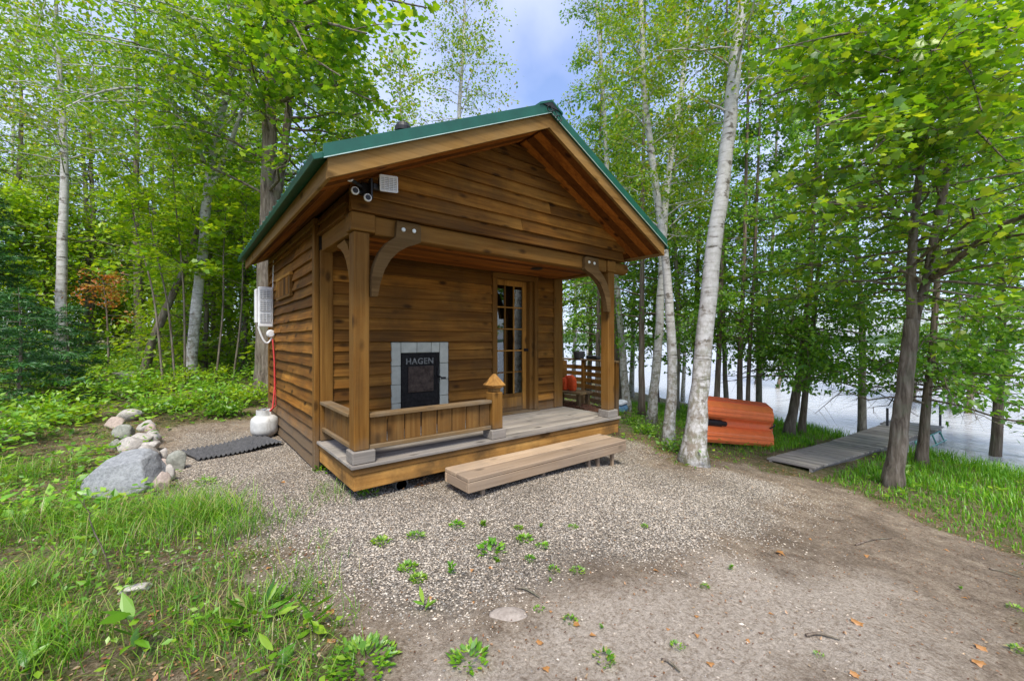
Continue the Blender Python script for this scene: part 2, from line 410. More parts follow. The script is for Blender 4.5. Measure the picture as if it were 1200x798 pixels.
def m_rock(name, a, b, sc_=3.0):
    t = NT(name); v = t.coord(); n1 = t.noise(v, sc_, 6, .65, .3); n2 = t.noise(v, sc_ * 9, 4, .7)
    c = t.ramp(n1, [(.3, a), (.7, b)]); c = t.mix(.35, c, t.ramp(n2, [(.35, tuple(x * .45 for x in a)), (.65, tuple(min(1, x * 1.3) for x in b))]))
    return t.pbr(c, .85, 0, t.bump(t.math('ADD', n1, n2), .5, .02), .3)
K_grey = m_rock('blue_grey_granite', (.17, .18, .185), (.33, .34, .335), 4.0); K_pale = m_rock('pale_fieldstone', (.31, .285, .25), (.50, .465, .41))
K_pink = m_rock('pinkish_fieldstone', (.32, .255, .21), (.48, .39, .325)); K_sand = m_rock('sandy_stone', (.25, .205, .165), (.37, .325, .275)); K_moss = m_rock('lichen_rock', (.16, .17, .13), (.33, .33, .28))
# ------------------------------------------------------------------ the ground
def px_poly(pts): return np.array([ground_hit(u, v)[:2] for u, v in pts])
def sdist(poly, x, y):
    """signed distance to a polygon, positive inside"""
    P = np.stack([np.ravel(x), np.ravel(y)], -1); n = len(poly); best = np.full(len(P), 1e9); ins = np.zeros(len(P), bool)
    for i in range(n):
        a, b = poly[i], poly[(i + 1) % n]; ab = b - a; t = np.clip(((P - a) @ ab) / (ab @ ab + 1e-12), 0, 1)
        best = np.minimum(best, np.linalg.norm(P - a - t[:, None] * ab, axis=1))
        c = ((a[1] > P[:, 1]) != (b[1] > P[:, 1])) & (P[:, 0] < (b[0] - a[0]) * (P[:, 1] - a[1]) / (b[1] - a[1] + 1e-12) + a[0])
        ins ^= c
    return np.where(ins, best, -best).reshape(np.shape(x))
_g1 = px_poly([(188, 560), (215, 610), (300, 640), (360, 690), (440, 715), (570, 700), (690, 672), (830, 650), (905, 610), (930, 580), (860, 556), (812, 560), (770, 545), (740, 520)])
GRAVEL = np.concatenate([_g1, [[3.9, .1], [3.7, .3], [.1, .5], [.05, 4.1], [-.15, 4.0], [-1.1, 4.2], [-1.5, 3.3]]])
_m1 = px_poly([(205, 590), (300, 640), (350, 690), (395, 740), (400, 798)])
_m2 = px_poly([(1190, 798), (1195, 660), (1100, 618), (1035, 590), (960, 566), (900, 552), (868, 540), (800, 545), (745, 517)])
BARE = np.concatenate([_m1, [[-1.0, -3.2], [-1.0, -6], [1.5, -6]], _m2, [[3.9, .2], [3.9, 4.6], [0, 4.6], [-.6, 5.2], [-1.4, 4.6], [-1.7, 3.4]]])
SANDY = px_poly([(560, 790), (640, 720), (780, 700), (860, 668), (1000, 690), (1080, 740), (1100, 797), (800, 797)])
def wob(x, y, s=1.0): return (np.sin(2.1 * x * s + 1.3 * y) * np.sin(1.7 * y * s - 2.2 * x + 1) * .6 + np.sin(5.3 * x + 4.1 * y) * np.sin(4.7 * y * s - 3.9 * x) * .4)
def w_gravel(x, y): return smooth(-.55, .55, sdist(GRAVEL, x, y) + .30 * wob(x, y))
def w_bare(x, y): return smooth(-.35, .3, sdist(BARE, x, y) + .3 * wob(x, y, 1.3))

def spaced(lo, hi, f0, f1, fine, growth=1.13, cap=25):
    a = list(np.arange(f0, f1 + 1e-6, fine)); d = fine; v = a[-1]
    while v < hi: d = min(d * growth, cap); v += d; a.append(v)
    d = fine; v = a[0]; b = []
    while v > lo: d = min(d * growth, cap); v -= d; b.append(v)
    return np.array(b[::-1] + a)
gx = spaced(-420, 420, -3.2, 8.0, .075); gy = spaced(-420, 500, -3.6, 4.4, .075)
X, Y = np.meshgrid(gx, gy); Z = ground_z(X, Y)
g = Geo(); nx, ny = len(gx), len(gy)
i = np.arange(ny - 1)[:, None] * nx; j = np.arange(nx - 1)[None]
g.add(np.stack([X, Y, Z], -1).reshape(-1, 3), np.stack([i + j, i + j + 1, i + nx + j + 1, i + nx + j], -1).reshape(-1, 4))

def m_ground():
    t = NT('ground_soil'); v = t.coord()
    A = {k: t.n('ShaderNodeAttribute', attribute_name=k).outputs['Fac'] for k in ('gravel', 'bare', 'sandy')}
    n_big = t.noise(v, 1.3, 5, .6); n_mid = t.noise(v, 6, 6, .7); n_fine = t.noise(v, 42, 6, .82); n_grit = t.noise(v, 160, 2, .8)
    def edge(a, n, lo=.38, hi=.62): return t.ramp(t.math('ADD', t.math('MULTIPLY', a, .72), t.math('MULTIPLY', n, .30)), [(lo, (0, 0, 0)), (hi, (1, 1, 1))])
    # bare trodden earth, with paler worn sand
    earth = t.ramp(n_mid, [(.33, (0.150, 0.103, 0.063)), (.5, (0.408, 0.307, 0.206)), (.66, (0.656, 0.524, 0.372))])
    earth = t.mix(.55, earth, t.ramp(n_fine, [(.36, (0.073, 0.051, 0.033)), (.5, (0.310, 0.251, 0.185)), (.64, (0.634, 0.554, 0.449))]))
    earth = t.mix(t.ramp(n_big, [(.45, (0, 0, 0)), (.66, (.6, .6, .6))]), earth, (0.132, 0.099, 0.069))
    sand = t.ramp(n_fine, [(.35, (0.296, 0.224, 0.155)), (.5, (0.57, 0.485, 0.385)), (.65, (0.78, 0.68, 0.555))])
    earth = t.mix(t.math('MULTIPLY', edge(A['sandy'], n_mid, .18, .62), .9), earth, sand)
    # forest litter under the grass
    lit = t.ramp(n_fine, [(.36, (0.075, 0.053, 0.030)), (.5, (0.250, 0.188, 0.112)), (.64, (0.525, 0.425, 0.288))])
    lit = t.mix(t.ramp(n_mid, [(.42, (0, 0, 0)), (.6, (.75, .75, .75))]), lit, (.085, .125, .022))
    c = t.mix(edge(A['bare'], n_mid), lit, earth)
    # gravel
    vo = t.n('ShaderNodeTexVoronoi'); vo.inputs['Scale'].default_value = 85; t.l(v, vo.inputs['Vector'])
    sp = t.n('ShaderNodeSeparateColor'); t.l(vo.outputs['Color'], sp.inputs[0])
    gr = t.ramp(sp.outputs[0], [(0, (0.128, 0.110, 0.088)), (.3, (0.341, 0.294, 0.232)), (.6, (0.512, 0.445, 0.352)), (.85, (0.653, 0.527, 0.376)), (1, (0.70, 0.64, 0.55))])
    gr = t.mix(t.ramp(vo.outputs['Distance'], [(.3, (0, 0, 0)), (.75, (.8, .8, .8))]), gr, (.10, .082, .065))
    c = t.mix(t.ramp(t.math('ADD', t.math('MULTIPLY', A['gravel'], .8), t.math('MULTIPLY', n_mid, .45)), [(.45, (0, 0, 0)), (.85, (1, 1, 1))]), c, gr)
    h = t.math('ADD', t.math('ADD', n_fine, t.math('MULTIPLY', n_mid, 1.2)), t.math('MULTIPLY', n_grit, .4))
    return t.pbr(c, .95, 0, t.bump(h, 1.0, .035), .12)
gm = g.mesh('ground', m_ground(), True)
for k, w in (('gravel', w_gravel(X, Y)), ('bare', w_bare(X, Y)), ('sandy', smooth(-.7, .7, sdist(SANDY, X, Y) + .45 * wob(X, Y, 1.7)))):
    a = gm.attributes.new(k, 'FLOAT', 'POINT'); a.data.foreach_set('value', w.ravel().astype(np.float32))
go = bpy.data.objects.new('ground', gm); COL.objects.link(go)
tag(go, kind='structure')

def m_water():
    t = NT('lake_water'); v = t.coord((1.0, 1.0, 1.0))
    mp = t.n('ShaderNodeMapping'); mp.inputs['Rotation'].default_value = (0, 0, .6); mp.inputs['Scale'].default_value = (3.2, 1.1, 1); t.l(v, mp.inputs['Vector'])
    n1 = t.noise(mp.outputs[0], .9, 3, .55, .8); n2 = t.noise(mp.outputs[0], 5, 2, .5)
    return t.pbr((.48, .49, .495), .14, 0, t.bump(t.math('ADD', n1, t.math('MULTIPLY', n2, .25)), 1.0, .22), .8)  # pale diffuse base colour stands in for the bright sky reflected in the water
g = Geo(); s0 = 11.0
n_ = np.array([.912, -.41]); p_ = np.array([.41, .912])
q = [n_ * s0 + p_ * -700, n_ * 1500 + p_ * -1500, n_ * 1500 + p_ * 1500, n_ * s0 + p_ * 900]
g.add([[*a, WATER_Z] for a in q], np.array([[0, 1, 2, 3]]))
tag(g.build('lake', m_water()), kind='structure')

# low wooded hills on the far side of the lake
g = Geo(); th = np.linspace(-2.2, 2.6, 260); base = math.atan2(-.41, .912)
ridge = 9 + 5 * np.sin(th * 5.1 + 1) + 3 * np.sin(th * 13.7) + rng.normal(0, .9, len(th))
V = []
for r_, hs in ((430, 0), (440, .55), (470, .8), (520, 1.0), (700, .9)):
    for a, h in zip(th, ridge): V.append((r_ * math.cos(base + a), r_ * math.sin(base + a), WATER_Z - .4 + hs * max(h, 4)))
n = len(th); i = np.arange(4)[:, None] * n; j = np.arange(n - 1)[None]
g.add(V, np.stack([i + j, i + j + 1, i + n + j + 1, i + n + j], -1).reshape(-1, 4))
tag(g.build('hills', plain('far_woods', (.045, .085, .035), .95, 0, .45, .12), None, True), kind='structure')

# ------------------------------------------------------------------ the cabin
cabin = thing('cabin', 'small brown clapboard cabin with green metal roof and open front porch', 'cabin', (0, 0, 0))
W_, D_, L_ = 3.855, 1.2, 4.30
XE0, XE1, XP, KS = -.36, 4.215, 1.9275, .4858
def zf(x): return 2.698 + KS * ((x - XE0) if x <= XP else (XE1 - x))      # bottom line of the rake boards
def siding(g, face, c0, a0, a1, z0, z1, expo=.14, clip=None, seed=0, out=.048, wave=.45):
    """lapped boards; face 'y-' etc says which way they look, c0 the wall plane"""
    r_ = np.random.default_rng(seed); z = z0; ax, sg = face[0], (-1 if face[1] == '-' else 1)
    while z < z1 - .01:
        e = expo * r_.uniform(.94, 1.06); zt = min(z + e + .025, z1 + .02)
        lo, hi = (a0, a1) if clip is None else clip(z)
        if hi - lo < .1: break
        cuts = [lo] + ([lo + (hi - lo) * r_.uniform(.25, .75)] if hi - lo > 2.6 and r_.random() < .35 else []) + [hi]
        for p, q_ in zip(cuts[:-1], cuts[1:]):
            n = max(2, int((q_ - p) / .16)); s = np.linspace(p + .0015, q_ - .0015, n + 1)
            w = wave * (.006 * np.sin(s * r_.uniform(3, 7) + r_.uniform(0, 6)) + r_.normal(0, .0016, n + 1))
            o_ = out + r_.normal(0, .0025)
            rows = [(0 * s, z + w), (o_ + 0 * s, z + w), (o_ + .001 + 0 * s, z + w + .006), (.007 + 0 * s, zt + 0 * s), (0 * s, zt + 0 * s)]
            V = np.stack([np.stack([s, c0 + sg * d, zz] if ax == 'y' else [c0 + sg * d, s, zz], -1) for d, zz in rows], 1)
            m = 5; i = np.arange(n)[:, None] * m; j = np.arange(m)[None]; k = (j + 1) % m
            g.add(V.reshape(-1, 3), [np.stack([i + j, i + k, i + m + k, i + m + j], -1).reshape(-1, 4), np.array([[0, 1, 2, 3, 4], [n * m + 4, n * m + 3, n * m + 2, n * m + 1, n * m]])])
        z += e

# structural walls (dark inside), siding on them
g = Geo()
g.box(0, .08, D_, L_, .06, 2.86); g.box(W_ - .08, W_, D_ + .08, L_, .06, 2.86); g.box(.08, W_ - .08, L_ - .08, L_, .06, 2.86)
g.box(.08, 2.40, D_, D_ + .08, .06, 2.60); g.box(3.21, W_, D_, D_ + .08, .06, 2.60); g.box(2.40, 3.21, D_, D_ + .08, 2.44, 2.60)
g.box(2.40, 3.21, D_, D_ + .08, .06, .36)
g.box(.08, W_ - .08, D_ + .08, L_ - .08, .28, .34); g.box(.08, W_ - .08, D_ + .08, L_ - .08, 2.50, 2.56)
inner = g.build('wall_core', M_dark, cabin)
def row(name, *a, mat=None, **k):
    g = Geo(); siding(g, *a, **k); return g.build(name, mat, cabin)
row('side_wall', 'x-', -.001, D_ + .085, L_, .04, 2.86, mat=STAIN[1], seed=1, wave=.65)
row('side_wall', 'x+', W_ + .001, D_ + .085, L_, .04, 2.86, mat=STAIN[1], seed=2)
row('back_wall', 'y+', L_ + .001, 0, W_, .04, 2.86, mat=STAIN[0], seed=3)
g = Geo(); siding(g, 'y-', D_ - .001, .135, .83, .36, 1.46, seed=4); siding(g, 'y-', D_ - .001, 1.65, 2.385, .36, 1.46, seed=4)
siding(g, 'y-', D_ - .001, .135, 2.385, 1.468, 2.50, seed=42); g.build('porch_wall', STAIN[0], cabin)
row('porch_wall', 'y-', D_ - .001, 3.292, 3.655, .36, 2.50, mat=STAIN[0], seed=43)
gab = row('gable_wall', 'y-', .012, 0, 0, 2.655, 3.80, mat=STAIN[0], expo=.137, seed=5, out=.047, wave=.25,
          clip=lambda z: (max(-.03, XE0 + (z - 2.728) / KS), min(W_ + .10, XE1 - (z - 2.728) / KS)))
g = Geo(); g.prism([(-.02, 2.66), (W_ + .02, 2.66), (W_ + .02, 2.88), (XP, 3.83), (-.02, 2.88)], 'xz', .016, .07); g.build('gable_frame', STAIN[0], cabin)
g = Geo(); g.prism([(0, 2.58), (W_, 2.58), (W_, 2.88), (XP, 3.83), (0, 2.88)], 'xz', L_ - .06, L_ - .01); g.build('back_gable', STAIN[0], cabin)
def bar(name, m, par, *b, bev=.006):
    g = Geo(); g.box(*b, bev); return g.build(name, m, par)
bar('corner_board', BEAMW[2], cabin, -.054, .0, D_ - .012, D_ + .088, .03, 2.775)
bar('frieze_board', BEAMW[1], cabin, -.056, .0, D_ + .0, L_ + .03, 2.78, 2.86)
bar('corner_board', BEAMW[2], cabin, -.058, -.001, L_ - .05, L_ + .03, .03, 2.775)
bar('corner_board', BEAMW[2], cabin, W_ - .005, W_ + .03, D_ - .012, D_ + .088, .03, 2.78)
bar('wall_trim', BEAMW[2], cabin, 3.657, W_ - .006, D_ - .064, D_ - .002, .36, 2.50)
bar('wall_trim', BEAMW[2], cabin, .002, .133, D_ - .066, D_ - .002, .36, 2.50)
# side plates between porch post and wall, front beam, ceiling
bar('side_plate', BEAMW[1], cabin, .012, .148, .172, D_ - .068, 2.485, 2.66); bar('side_plate', BEAMW[1], cabin, 3.65, 3.79, .172, D_ - .068, 2.485, 2.66)
row('porch_side_boarding', 'x-', .02, .172, D_ - .02, 2.655, 2.87, mat=STAIN[1], expo=.12, seed=6); row('porch_side_boarding', 'x+', 3.80, .172, D_ - .02, 2.655, 2.87, mat=STAIN[1], expo=.12, seed=7)
g = Geo(); g.box(.20, 3.62, .03, .165, 2.475, 2.652, .01)
beam = g.build('porch_beam', BEAMW[0], cabin)
bar('beam_end', BEAMW[0], cabin, -.02, .197, -.002, .172, 2.486, 2.652)
g = Geo(); g.lathe([(.0, 0), (.085, 0), (.087, .06), (.087, .30), (.0, .301)], 18, (3.795, .085, 2.565), 'x'); g.box(3.622, 3.80, .0, .17, 2.482, 2.652, .01)
g.build('beam_end', BEAMW[0], cabin)
g = Geo(); y = .168
while y < D_ - .05:
    g.box(.15, 3.648, y, min(y + .117, D_ - .06), 2.505, 2.522, .003); y += .12
g.build('porch_ceiling', SOFF[0], cabin)
g = Geo(); g.lathe([(.0, 0), (.075, 0), (.09, .004), (.09, .008), (0, .009)], 20, (2.73, .56, 2.494)); cl = g.build('recessed_light', M_black, cabin)

# posts with their base blocks
def post(x0, x1, y0, y1, z0, z1, blk):
    g = Geo(); g.box(x0, x1, y0, y1, z0, z1, .010); p = g.build('porch_post', BEAMW[2], cabin)
    g = Geo(); g.box(*blk, .008); g.build('base_block', GREY[0], p)
post(.008, .153, .02, .165, .47, 2.484, (-.012, .20, -.005, .19, .3545, .4695))
post(3.65, 3.795, .02, .165, .46, 2.484, (3.625, 3.845, -.005, .19, .3545, .4595))

# curved braces
BR = [(.0, 1.89), (.0, 2.06), (.025, 2.18), (.075, 2.31), (.15, 2.41), (.235, 2.475), (.245, 2.63), (.475, 2.632), (.495, 2.60), (.495, 2.46), (.45, 2.435), (.36, 2.40), (.26, 2.335), (.185, 2.255), (.125, 2.15), (.085, 2.03), (.058, 1.895)]
def brace(pts, plane, a0, a1, bolts):
    g = Geo(); g.prism(pts, plane, a0, a1); b = g.build('curved_brace', AGED[0] if plane == 'xz' else BEAMW[1], cabin)
    for c in bolts:
        g = Geo(); g.lathe([(0, -.006), (.017, -.006), (.021, 0), (.021, .004), (0, .005)], 14, c, 'y'); g.build('bolt_head', M_bolt, b)
brace([(.156 + x, z) for x, z in BR], 'xz', -.022, .058, [(.465, -.026, 2.555), (.575, -.026, 2.560)])
brace([(3.647 - x * 1.12, z) for x, z in BR][::-1], 'xz', -.022, .058, [(3.285, -.026, 2.555), (3.175, -.026, 2.560)])
brace([(.168 + x, min(z, 2.482)) for x, z in BR if z < 2.6], 'yz', .04, .12, [])

# porch deck
g = Geo(); y = -.03
while y < D_ - .02:
    y1 = min(y + .138, D_ - .002); g.box(-.03, W_ + .03, y, y1 - .005, .322, .3535 - rng.uniform(0, .002), .004); y += .138
deck = g.build('porch_deck', GREY[0], cabin)
g = Geo(); g.box(-.012, W_ + .012, -.012, .02, .262, .3215, .004); g.box(0, W_, .0, .03, .118, .261, .004)
g.build('deck_skirt', SLAT[0], cabin)
g = Geo(); g.box(-.012, .02, .021, D_ - .014, .262, .3215, .004); g.box(0, .03, .031, D_ - .014, .118, .261, .004)
g.build('deck_side_skirt', SLAT[1], cabin)
g = Geo(); g.box(W_ - .02, W_ + .012, .021, D_, .262, .3215, .004); g.box(W_ - .03, W_, .031, D_, .118, .261, .004)
g.build('deck_side_skirt', SLAT[1], cabin)
g = Geo()
for x in (.35, 1.9, 3.4): g.box(x, x + .14, .35, .49, -.25, .32); g.box(x, x + .14, .95, 1.09, -.25, .32)
for y in (.3, .9): g.box(.04, W_ - .04, y, y + .04, .14, .32)
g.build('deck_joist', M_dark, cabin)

# railings
g = Geo(); g.box(.156, 1.55, .012, .125, .765, .802, .006); rail = g.build('railing', RAILW[0], cabin)
g = Geo(); g.box(.156, 1.555, .030, .115, .468, .508, .006); g.build('bottom_rail', RAILW[0], rail)
x = .165
for k in range(8):
    w = .163 + rng.uniform(-.004, .004); x1 = min(x + w, 1.545)
    if x1 - x > .06:
        g = Geo(); g.box(x, x1, .058, .082, .5085, .7645, .003); g.build('picket', SLAT[2], rail)
    x = x1 + rng.uniform(.010, .020)
g = Geo(); g.box(.05 - .055, .05 + .062, .168, D_ - .046, .765, .802, .006); rail2 = g.build('railing', RAILW[1], cabin)
g = Geo(); g.box(.012, .095, .168, D_ - .046, .468, .508, .006); g.build('bottom_rail', RAILW[1], rail2)
y = .185
while y < D_ - .1:
    y1 = min(y + .15, D_ - .05); g = Geo(); g.box(.04, .064, y, y1, .5085, .7645, .003); g.build('picket', SLAT[2], rail2); y = y1 + .01
# newel post with pyramid cap
g = Geo(); g.box(1.56, 1.705, .01, .155, .462, .885, .01)
nw = g.build('newel_post', BEAMW[2], cabin)
g = Geo(); c = (1.6325, .0825)
g.obox((c[0], c[1], .908), (1, 0, 0), (0, 1, 0), (0, 0, 1), .056, .056, .024, .01)
def pyr(z0, r0, z1, r1):
    V = [(c[0] + sx * r, c[1] + sy * r, z) for z, r in ((z0, r0), (z1, r1)) for sx, sy in ((-1, -1), (1, -1), (1, 1), (-1, 1))]
    g.add(V, np.array([[0, 1, 5, 4], [1, 2, 6, 5], [2, 3, 7, 6], [3, 0, 4, 7], [3, 2, 1, 0], [4, 5, 6, 7]]))
pyr(.931, .06, .965, .095); pyr(.966, .095, 1.095, .010)
g.build('pyramid_cap', SLAT[2], nw)
g = Geo(); g.box(1.535, 1.735, -.012, .178, .3545, .461, .008); g.build('base_block', GREY[0], nw)

# door
for b in ((2.385, 2.468, D_ - .064, D_ + .12, .372, 2.42), (3.145, 3.212, D_ - .02, D_ + .12, .372, 2.42), (3.214, 3.290, D_ - .068, D_ - .001, .372, 2.50)): bar('door_casing', BEAMW[2], cabin, *b)
g = Geo(); g.box(2.385, 3.212, D_ - .060, D_ + .12, 2.421, 2.50, .005); g.build('door_head', BEAMW[0], cabin)
g = Geo(); g.box(2.37, 3.30, D_ - .10, D_ + .11, .3545, .3705, .004); g.build('threshold', RAILW[0], cabin)
DY = D_ + .065; x0, x1, zb, zt = 2.470, 3.143, .375, 2.419; gx0, gx1, gz0, gz1 = 2.535, 3.065, .645, 2.335
g = Geo(); g.box(x0, gx0, DY, DY + .042, zb, zt, .004); g.box(gx1, x1, DY, DY + .042, zb, zt, .004)
g.box(gx0 + .0005, gx1 - .0005, DY + .002, DY + .04, zb, gz0, .004); g.box(gx0 + .0005, gx1 - .0005, DY + .002, DY + .04, gz1, zt, .004)
g.box(gx0 + .03, gx1 - .03, DY - .006, DY + .003, zb + .06, gz0 - .06, .004)
door = g.build('glazed_door', BEAMW[2], cabin)
g = Geo()
for k in (1, 2):
    x = gx0 + (gx1 - gx0) * k / 3; g.box(x - .010, x + .010, DY + .004, DY + .034, gz0, gz1, .003)
for k in range(1, 5):
    z = gz0 + (gz1 - gz0) * k / 5; g.box(gx0, gx1, DY + .006, DY + .032, z - .010, z + .010, .003)
g.build('glazing_bar', BEAMW[2], door)
g = Geo()
for a in range(3):
    for b in range(5):
        xa = gx0 + (gx1 - gx0) * a / 3; za = gz0 + (gz1 - gz0) * b / 5
        g.box(xa, xa + (gx1 - gx0) / 3, DY + .017, DY + .021, za, za + (gz1 - gz0) / 5)
g.build('pane', M_glass, door)
g = Geo(); g.lathe([(0, 0), (.022, 0), (.022, .006), (.009, .01), (.009, .035), (.024, .045), (.026, .06), (.018, .072), (0, .074)][::-1], 16, (3.10, DY - .074, 1.33), 'y')
g.build('handle', M_iron, door)
# something pale inside, seen through the door
g = Geo(); g.box(2.45, 2.75, 3.1, 3.5, .34, .95, .02); g.box(2.9, 3.4, 3.3, 3.7, .34, .78, .02); g.build('inside_bench', RAILW[0], cabin)
g = Geo(); g.lathe([(0, 0), (.09, .02), (.12, .1), (.10, .22), (0, .26)], 16, (2.6, 3.25, .95)); g.build('towel_heap', M_whitecloth, cabin)

# stove front in its tiled surround
st = Geo(); st.box(.832, 1.648, D_ - .012, D_ - .001, .45, 1.463); surround = st.build('stove_surround', M_grout, cabin)
g = Geo(); dx0, dx1, dz1 = .962, 1.510, 1.318; z = .452
for z0, z1 in ((.455, .685), (.690, .920), (.925, 1.155), (1.16, 1.458)):
    g.box(.835, dx0 - .004, D_ - .034, D_ - .013, z0, z1, .004)
for z0, z1 in ((.455, .735), (.740, .955), (.960, 1.175), (1.18, 1.458)):
    g.box(dx1 + .006, 1.645, D_ - .034, D_ - .013, z0, z1, .004)
for x0_, x1_ in ((.964, 1.178), (1.183, 1.385), (1.390, 1.510)):
    g.box(x0_, x1_, D_ - .034, D_ - .013, dz1 + .006, 1.458, .004)
g.build('tile', M_tile, surround)
g = Geo(); g.box(dx0, dx1, D_ - .030, D_ - .0125, .455, dz1, .004)
sdoor = g.build('stove_door', M_iron, surround)
g = Geo(); g.box(dx0 + .004, 1.462, D_ - .052, D_ - .031, .47, 1.295, .006); g.box(dx0 + .02, 1.45, D_ - .058, D_ - .0525, .70, .80, .003); g.build('door_frame', M_iron, sdoor)
g = Geo(); g.box(1.045, 1.400, D_ - .075, D_ - .0525, .815, 1.150, .008); g.box(1.065, 1.380, D_ - .081, D_ - .0755, .838, 1.128, .004); g.build('door_plate', M_ironbrown, sdoor)
g = Geo(); g.box(1.468, 1.482, D_ - .06, D_ - .031, .90, 1.12, .004); g.tube([(1.475, D_ - .05, 1.0), (1.475, D_ - .11, 1.0), (1.49, D_ - .13, .985), (1.545, D_ - .13, .98)], [.010, .010, .012, .016], 10); g.build('latch_handle', M_black, sdoor)
tx = bpy.data.curves.new('letters', 'FONT'); tx.body = 'HAGEN'; tx.size = .108; tx.extrude = .005; tx.offset = .0018; tx.space_character = 1.12; tx.align_x = 'CENTER'
to = bpy.data.objects.new('letters_tmp', tx); COL.objects.link(to)
bpy.context.view_layer.update()
me = bpy.data.meshes.new_from_object(to.evaluated_get(bpy.context.evaluated_depsgraph_get())); bpy.data.objects.remove(to)
me.materials.clear(); me.materials.append(M_letter)
lt = bpy.data.objects.new('letters', me); COL.objects.link(lt); lt.parent = sdoor; lt.location = (1.21, D_ - .058, 1.178); lt.rotation_euler = (R(90), 0, 0)

# hatch on the side wall
g = Geo(); g.box(-.078, -.030, 2.42, 3.44, 2.085, 2.125, .004); g.box(-.078, -.030, 2.42, 3.44, 2.375, 2.415, .004)
for y in (2.42, 3.40): g.box(-.076, -.030, y, y + .04, 2.126, 2.374, .004)
h = g.build('wall_hatch', BEAMW[1], cabin)
g = Geo()
for k in range(6): g.box(-.066, -.030, 2.475 + .155 * k, 2.475 + .155 * k + .13, 2.127, 2.373, .003)
g.build('batten', STAIN[2], h)

# roof
g = Geo()
g.prism([(XE0 + .03, zf(XE0 + .03) + .052), (XP, zf(XP) + .052), (XP, zf(XP) + .14), (XE0 + .03, zf(XE0 + .03) + .14)], 'xz', -.498, 4.56)
g.prism([(XE1 - .03, zf(XE1 - .03) + .052), (XP + .001, zf(XP) + .052), (XP + .001, zf(XP) + .14), (XE1 - .03, zf(XE1 - .03) + .14)][::-1], 'xz', -.498, 4.56)
roof = g.build('roof', SOFF[1], cabin)
ca, sa = 1 / math.hypot(1, KS), KS / math.hypot(1, KS)
for sgn, name_ in ((1, 'left'), (-1, 'right')):
    xe = XE0 if sgn > 0 else XE1
    ax = np.array([sgn * ca, 0, sa]); an = np.array([-sgn * sa, 0, ca]); LEN = (XP - XE0) / ca
    org = np.array([xe, 0, zf(xe)])
    g = Geo(); y = -.494
    for k in range(4):                        # under the front overhang, boards run up the slope
        w = .124; c_ = org + ax * (LEN / 2 + .012) + an * .036; c_[1] = y + w / 2
        g.obox(c_, ax, (0, 1, 0), an, LEN / 2 - .02, w / 2 - .002, .010, .003); y += w
    g.build('overhang_soffit', SOFF[0], cabin)
    g = Geo()
    for k in range(3):                        # under the eave they run along it
        w = .128; c_ = org + ax * (.035 + w * (k + .5)) + an * .036; c_[1] = (.02 + 4.54) / 2
        g.obox(c_, ax, (0, 1, 0), an, w / 2 - .002, (4.54 - .02) / 2, .010, .003)
    g.build('eave_soffit', SOFF[1], cabin)
    g = Geo(); g.prism([(xe, zf(xe)), (XP, zf(XP)), (XP, zf(XP) + .15), (xe, zf(xe) + .15)][::sgn], 'xz', -.534, -.4985)
    g.build('rake_board', FASC[0], cabin)
    g = Geo(); xa, xb = sorted((xe, xe + sgn * .032)); g.box(xa, xb, -.498, 4.575, zf(xe) + .004, zf(xe) + .150, .005); g.build('fascia_board', FASC[1], cabin)
    # metal roofing with ribs, its rake trim and eave edge
    g = Geo(); c_ = org + ax * (LEN / 2 - .02) + an * .162; c_[1] = 2.02
    g.obox(c_, ax, (0, 1, 0), an, LEN / 2 + .02, 2.56, .022, .004)
    for y in np.arange(-.3, 4.5, .23):
        c_ = org + ax * (LEN / 2 - .02) + an * .192; c_[1] = y; g.obox(c_, ax, (0, 1, 0), an, LEN / 2 + .015, .018, .010, .004)
    mr = g.build('metal_sheet', M_green, roof)
    g = Geo(); xt = xe - sgn * .035
    g.prism([(xt, zf(xe) + .134), (XP, zf(XP) + .152), (XP, zf(XP) + .262), (xt, zf(xe) + .238)][::sgn], 'xz', -.560, -.5345)
    g.build('rake_trim', M_green, roof)
    g = Geo(); g.prism([(xt, zf(xe) + .130), (XP, zf(XP) + .147), (XP, zf(XP) + .1525), (xt, zf(xe) + .137)][::sgn], 'xz', -.566, -.5605); g.build('trim_edge', M_trimlight, roof)
g = Geo()
for sgn in (1, -1):
    g.prism([(XP, zf(XP) + .262), (XP, zf(XP) + .285), (XP - sgn * .17, zf(XP) + .285 - .17 * KS), (XP - sgn * .17, zf(XP) + .262 - .17 * KS)][::sgn], 'xz', -.575, 4.6)
g.build('ridge_cap', M_green, roof)
g = Geo(); g.prism([(XP - .13, zf(XP) + .20), (XP + .13, zf(XP) + .20), (XP + .02, zf(XP) + .262), (XP - .02, zf(XP) + .262)], 'xz', -.572, -.40); g.build('ridge_closure', M_black, roof)
g = Geo(); cx_, cy_ = 1.25, 1.75
g.lathe([(.075, 3.6), (.075, 4.40)], 20, (cx_, cy_, 0)); g.lathe([(0, 4.44), (.112, 4.44), (.118, 4.49), (.09, 4.55), (.02, 4.575), (0, 4.576)], 20, (cx_, cy_, 0))
for a in range(4): g.box(cx_ + .065 * math.cos(a * 1.57) - .006, cx_ + .065 * math.cos(a * 1.57) + .006, cy_ + .065 * math.sin(a * 1.57) - .006, cy_ + .065 * math.sin(a * 1.57) + .006, 4.39, 4.45)
g.build('chimney_pipe', M_black, cabin)
g = Geo()
for k in range(3):
    a = np.linspace(0, 2 * np.pi, 16); c_ = np.array([XP - .04 + .07 * k, -.585, zf(XP) + .17 - .03 * k])
    g.tube(np.stack([c_[0] + .035 * np.cos(a), c_[1] + .01 * np.sin(2 * a), c_[2] + .030 * np.sin(a)], -1), .005, 6)
g.build('cable_loop', M_black, cabin)

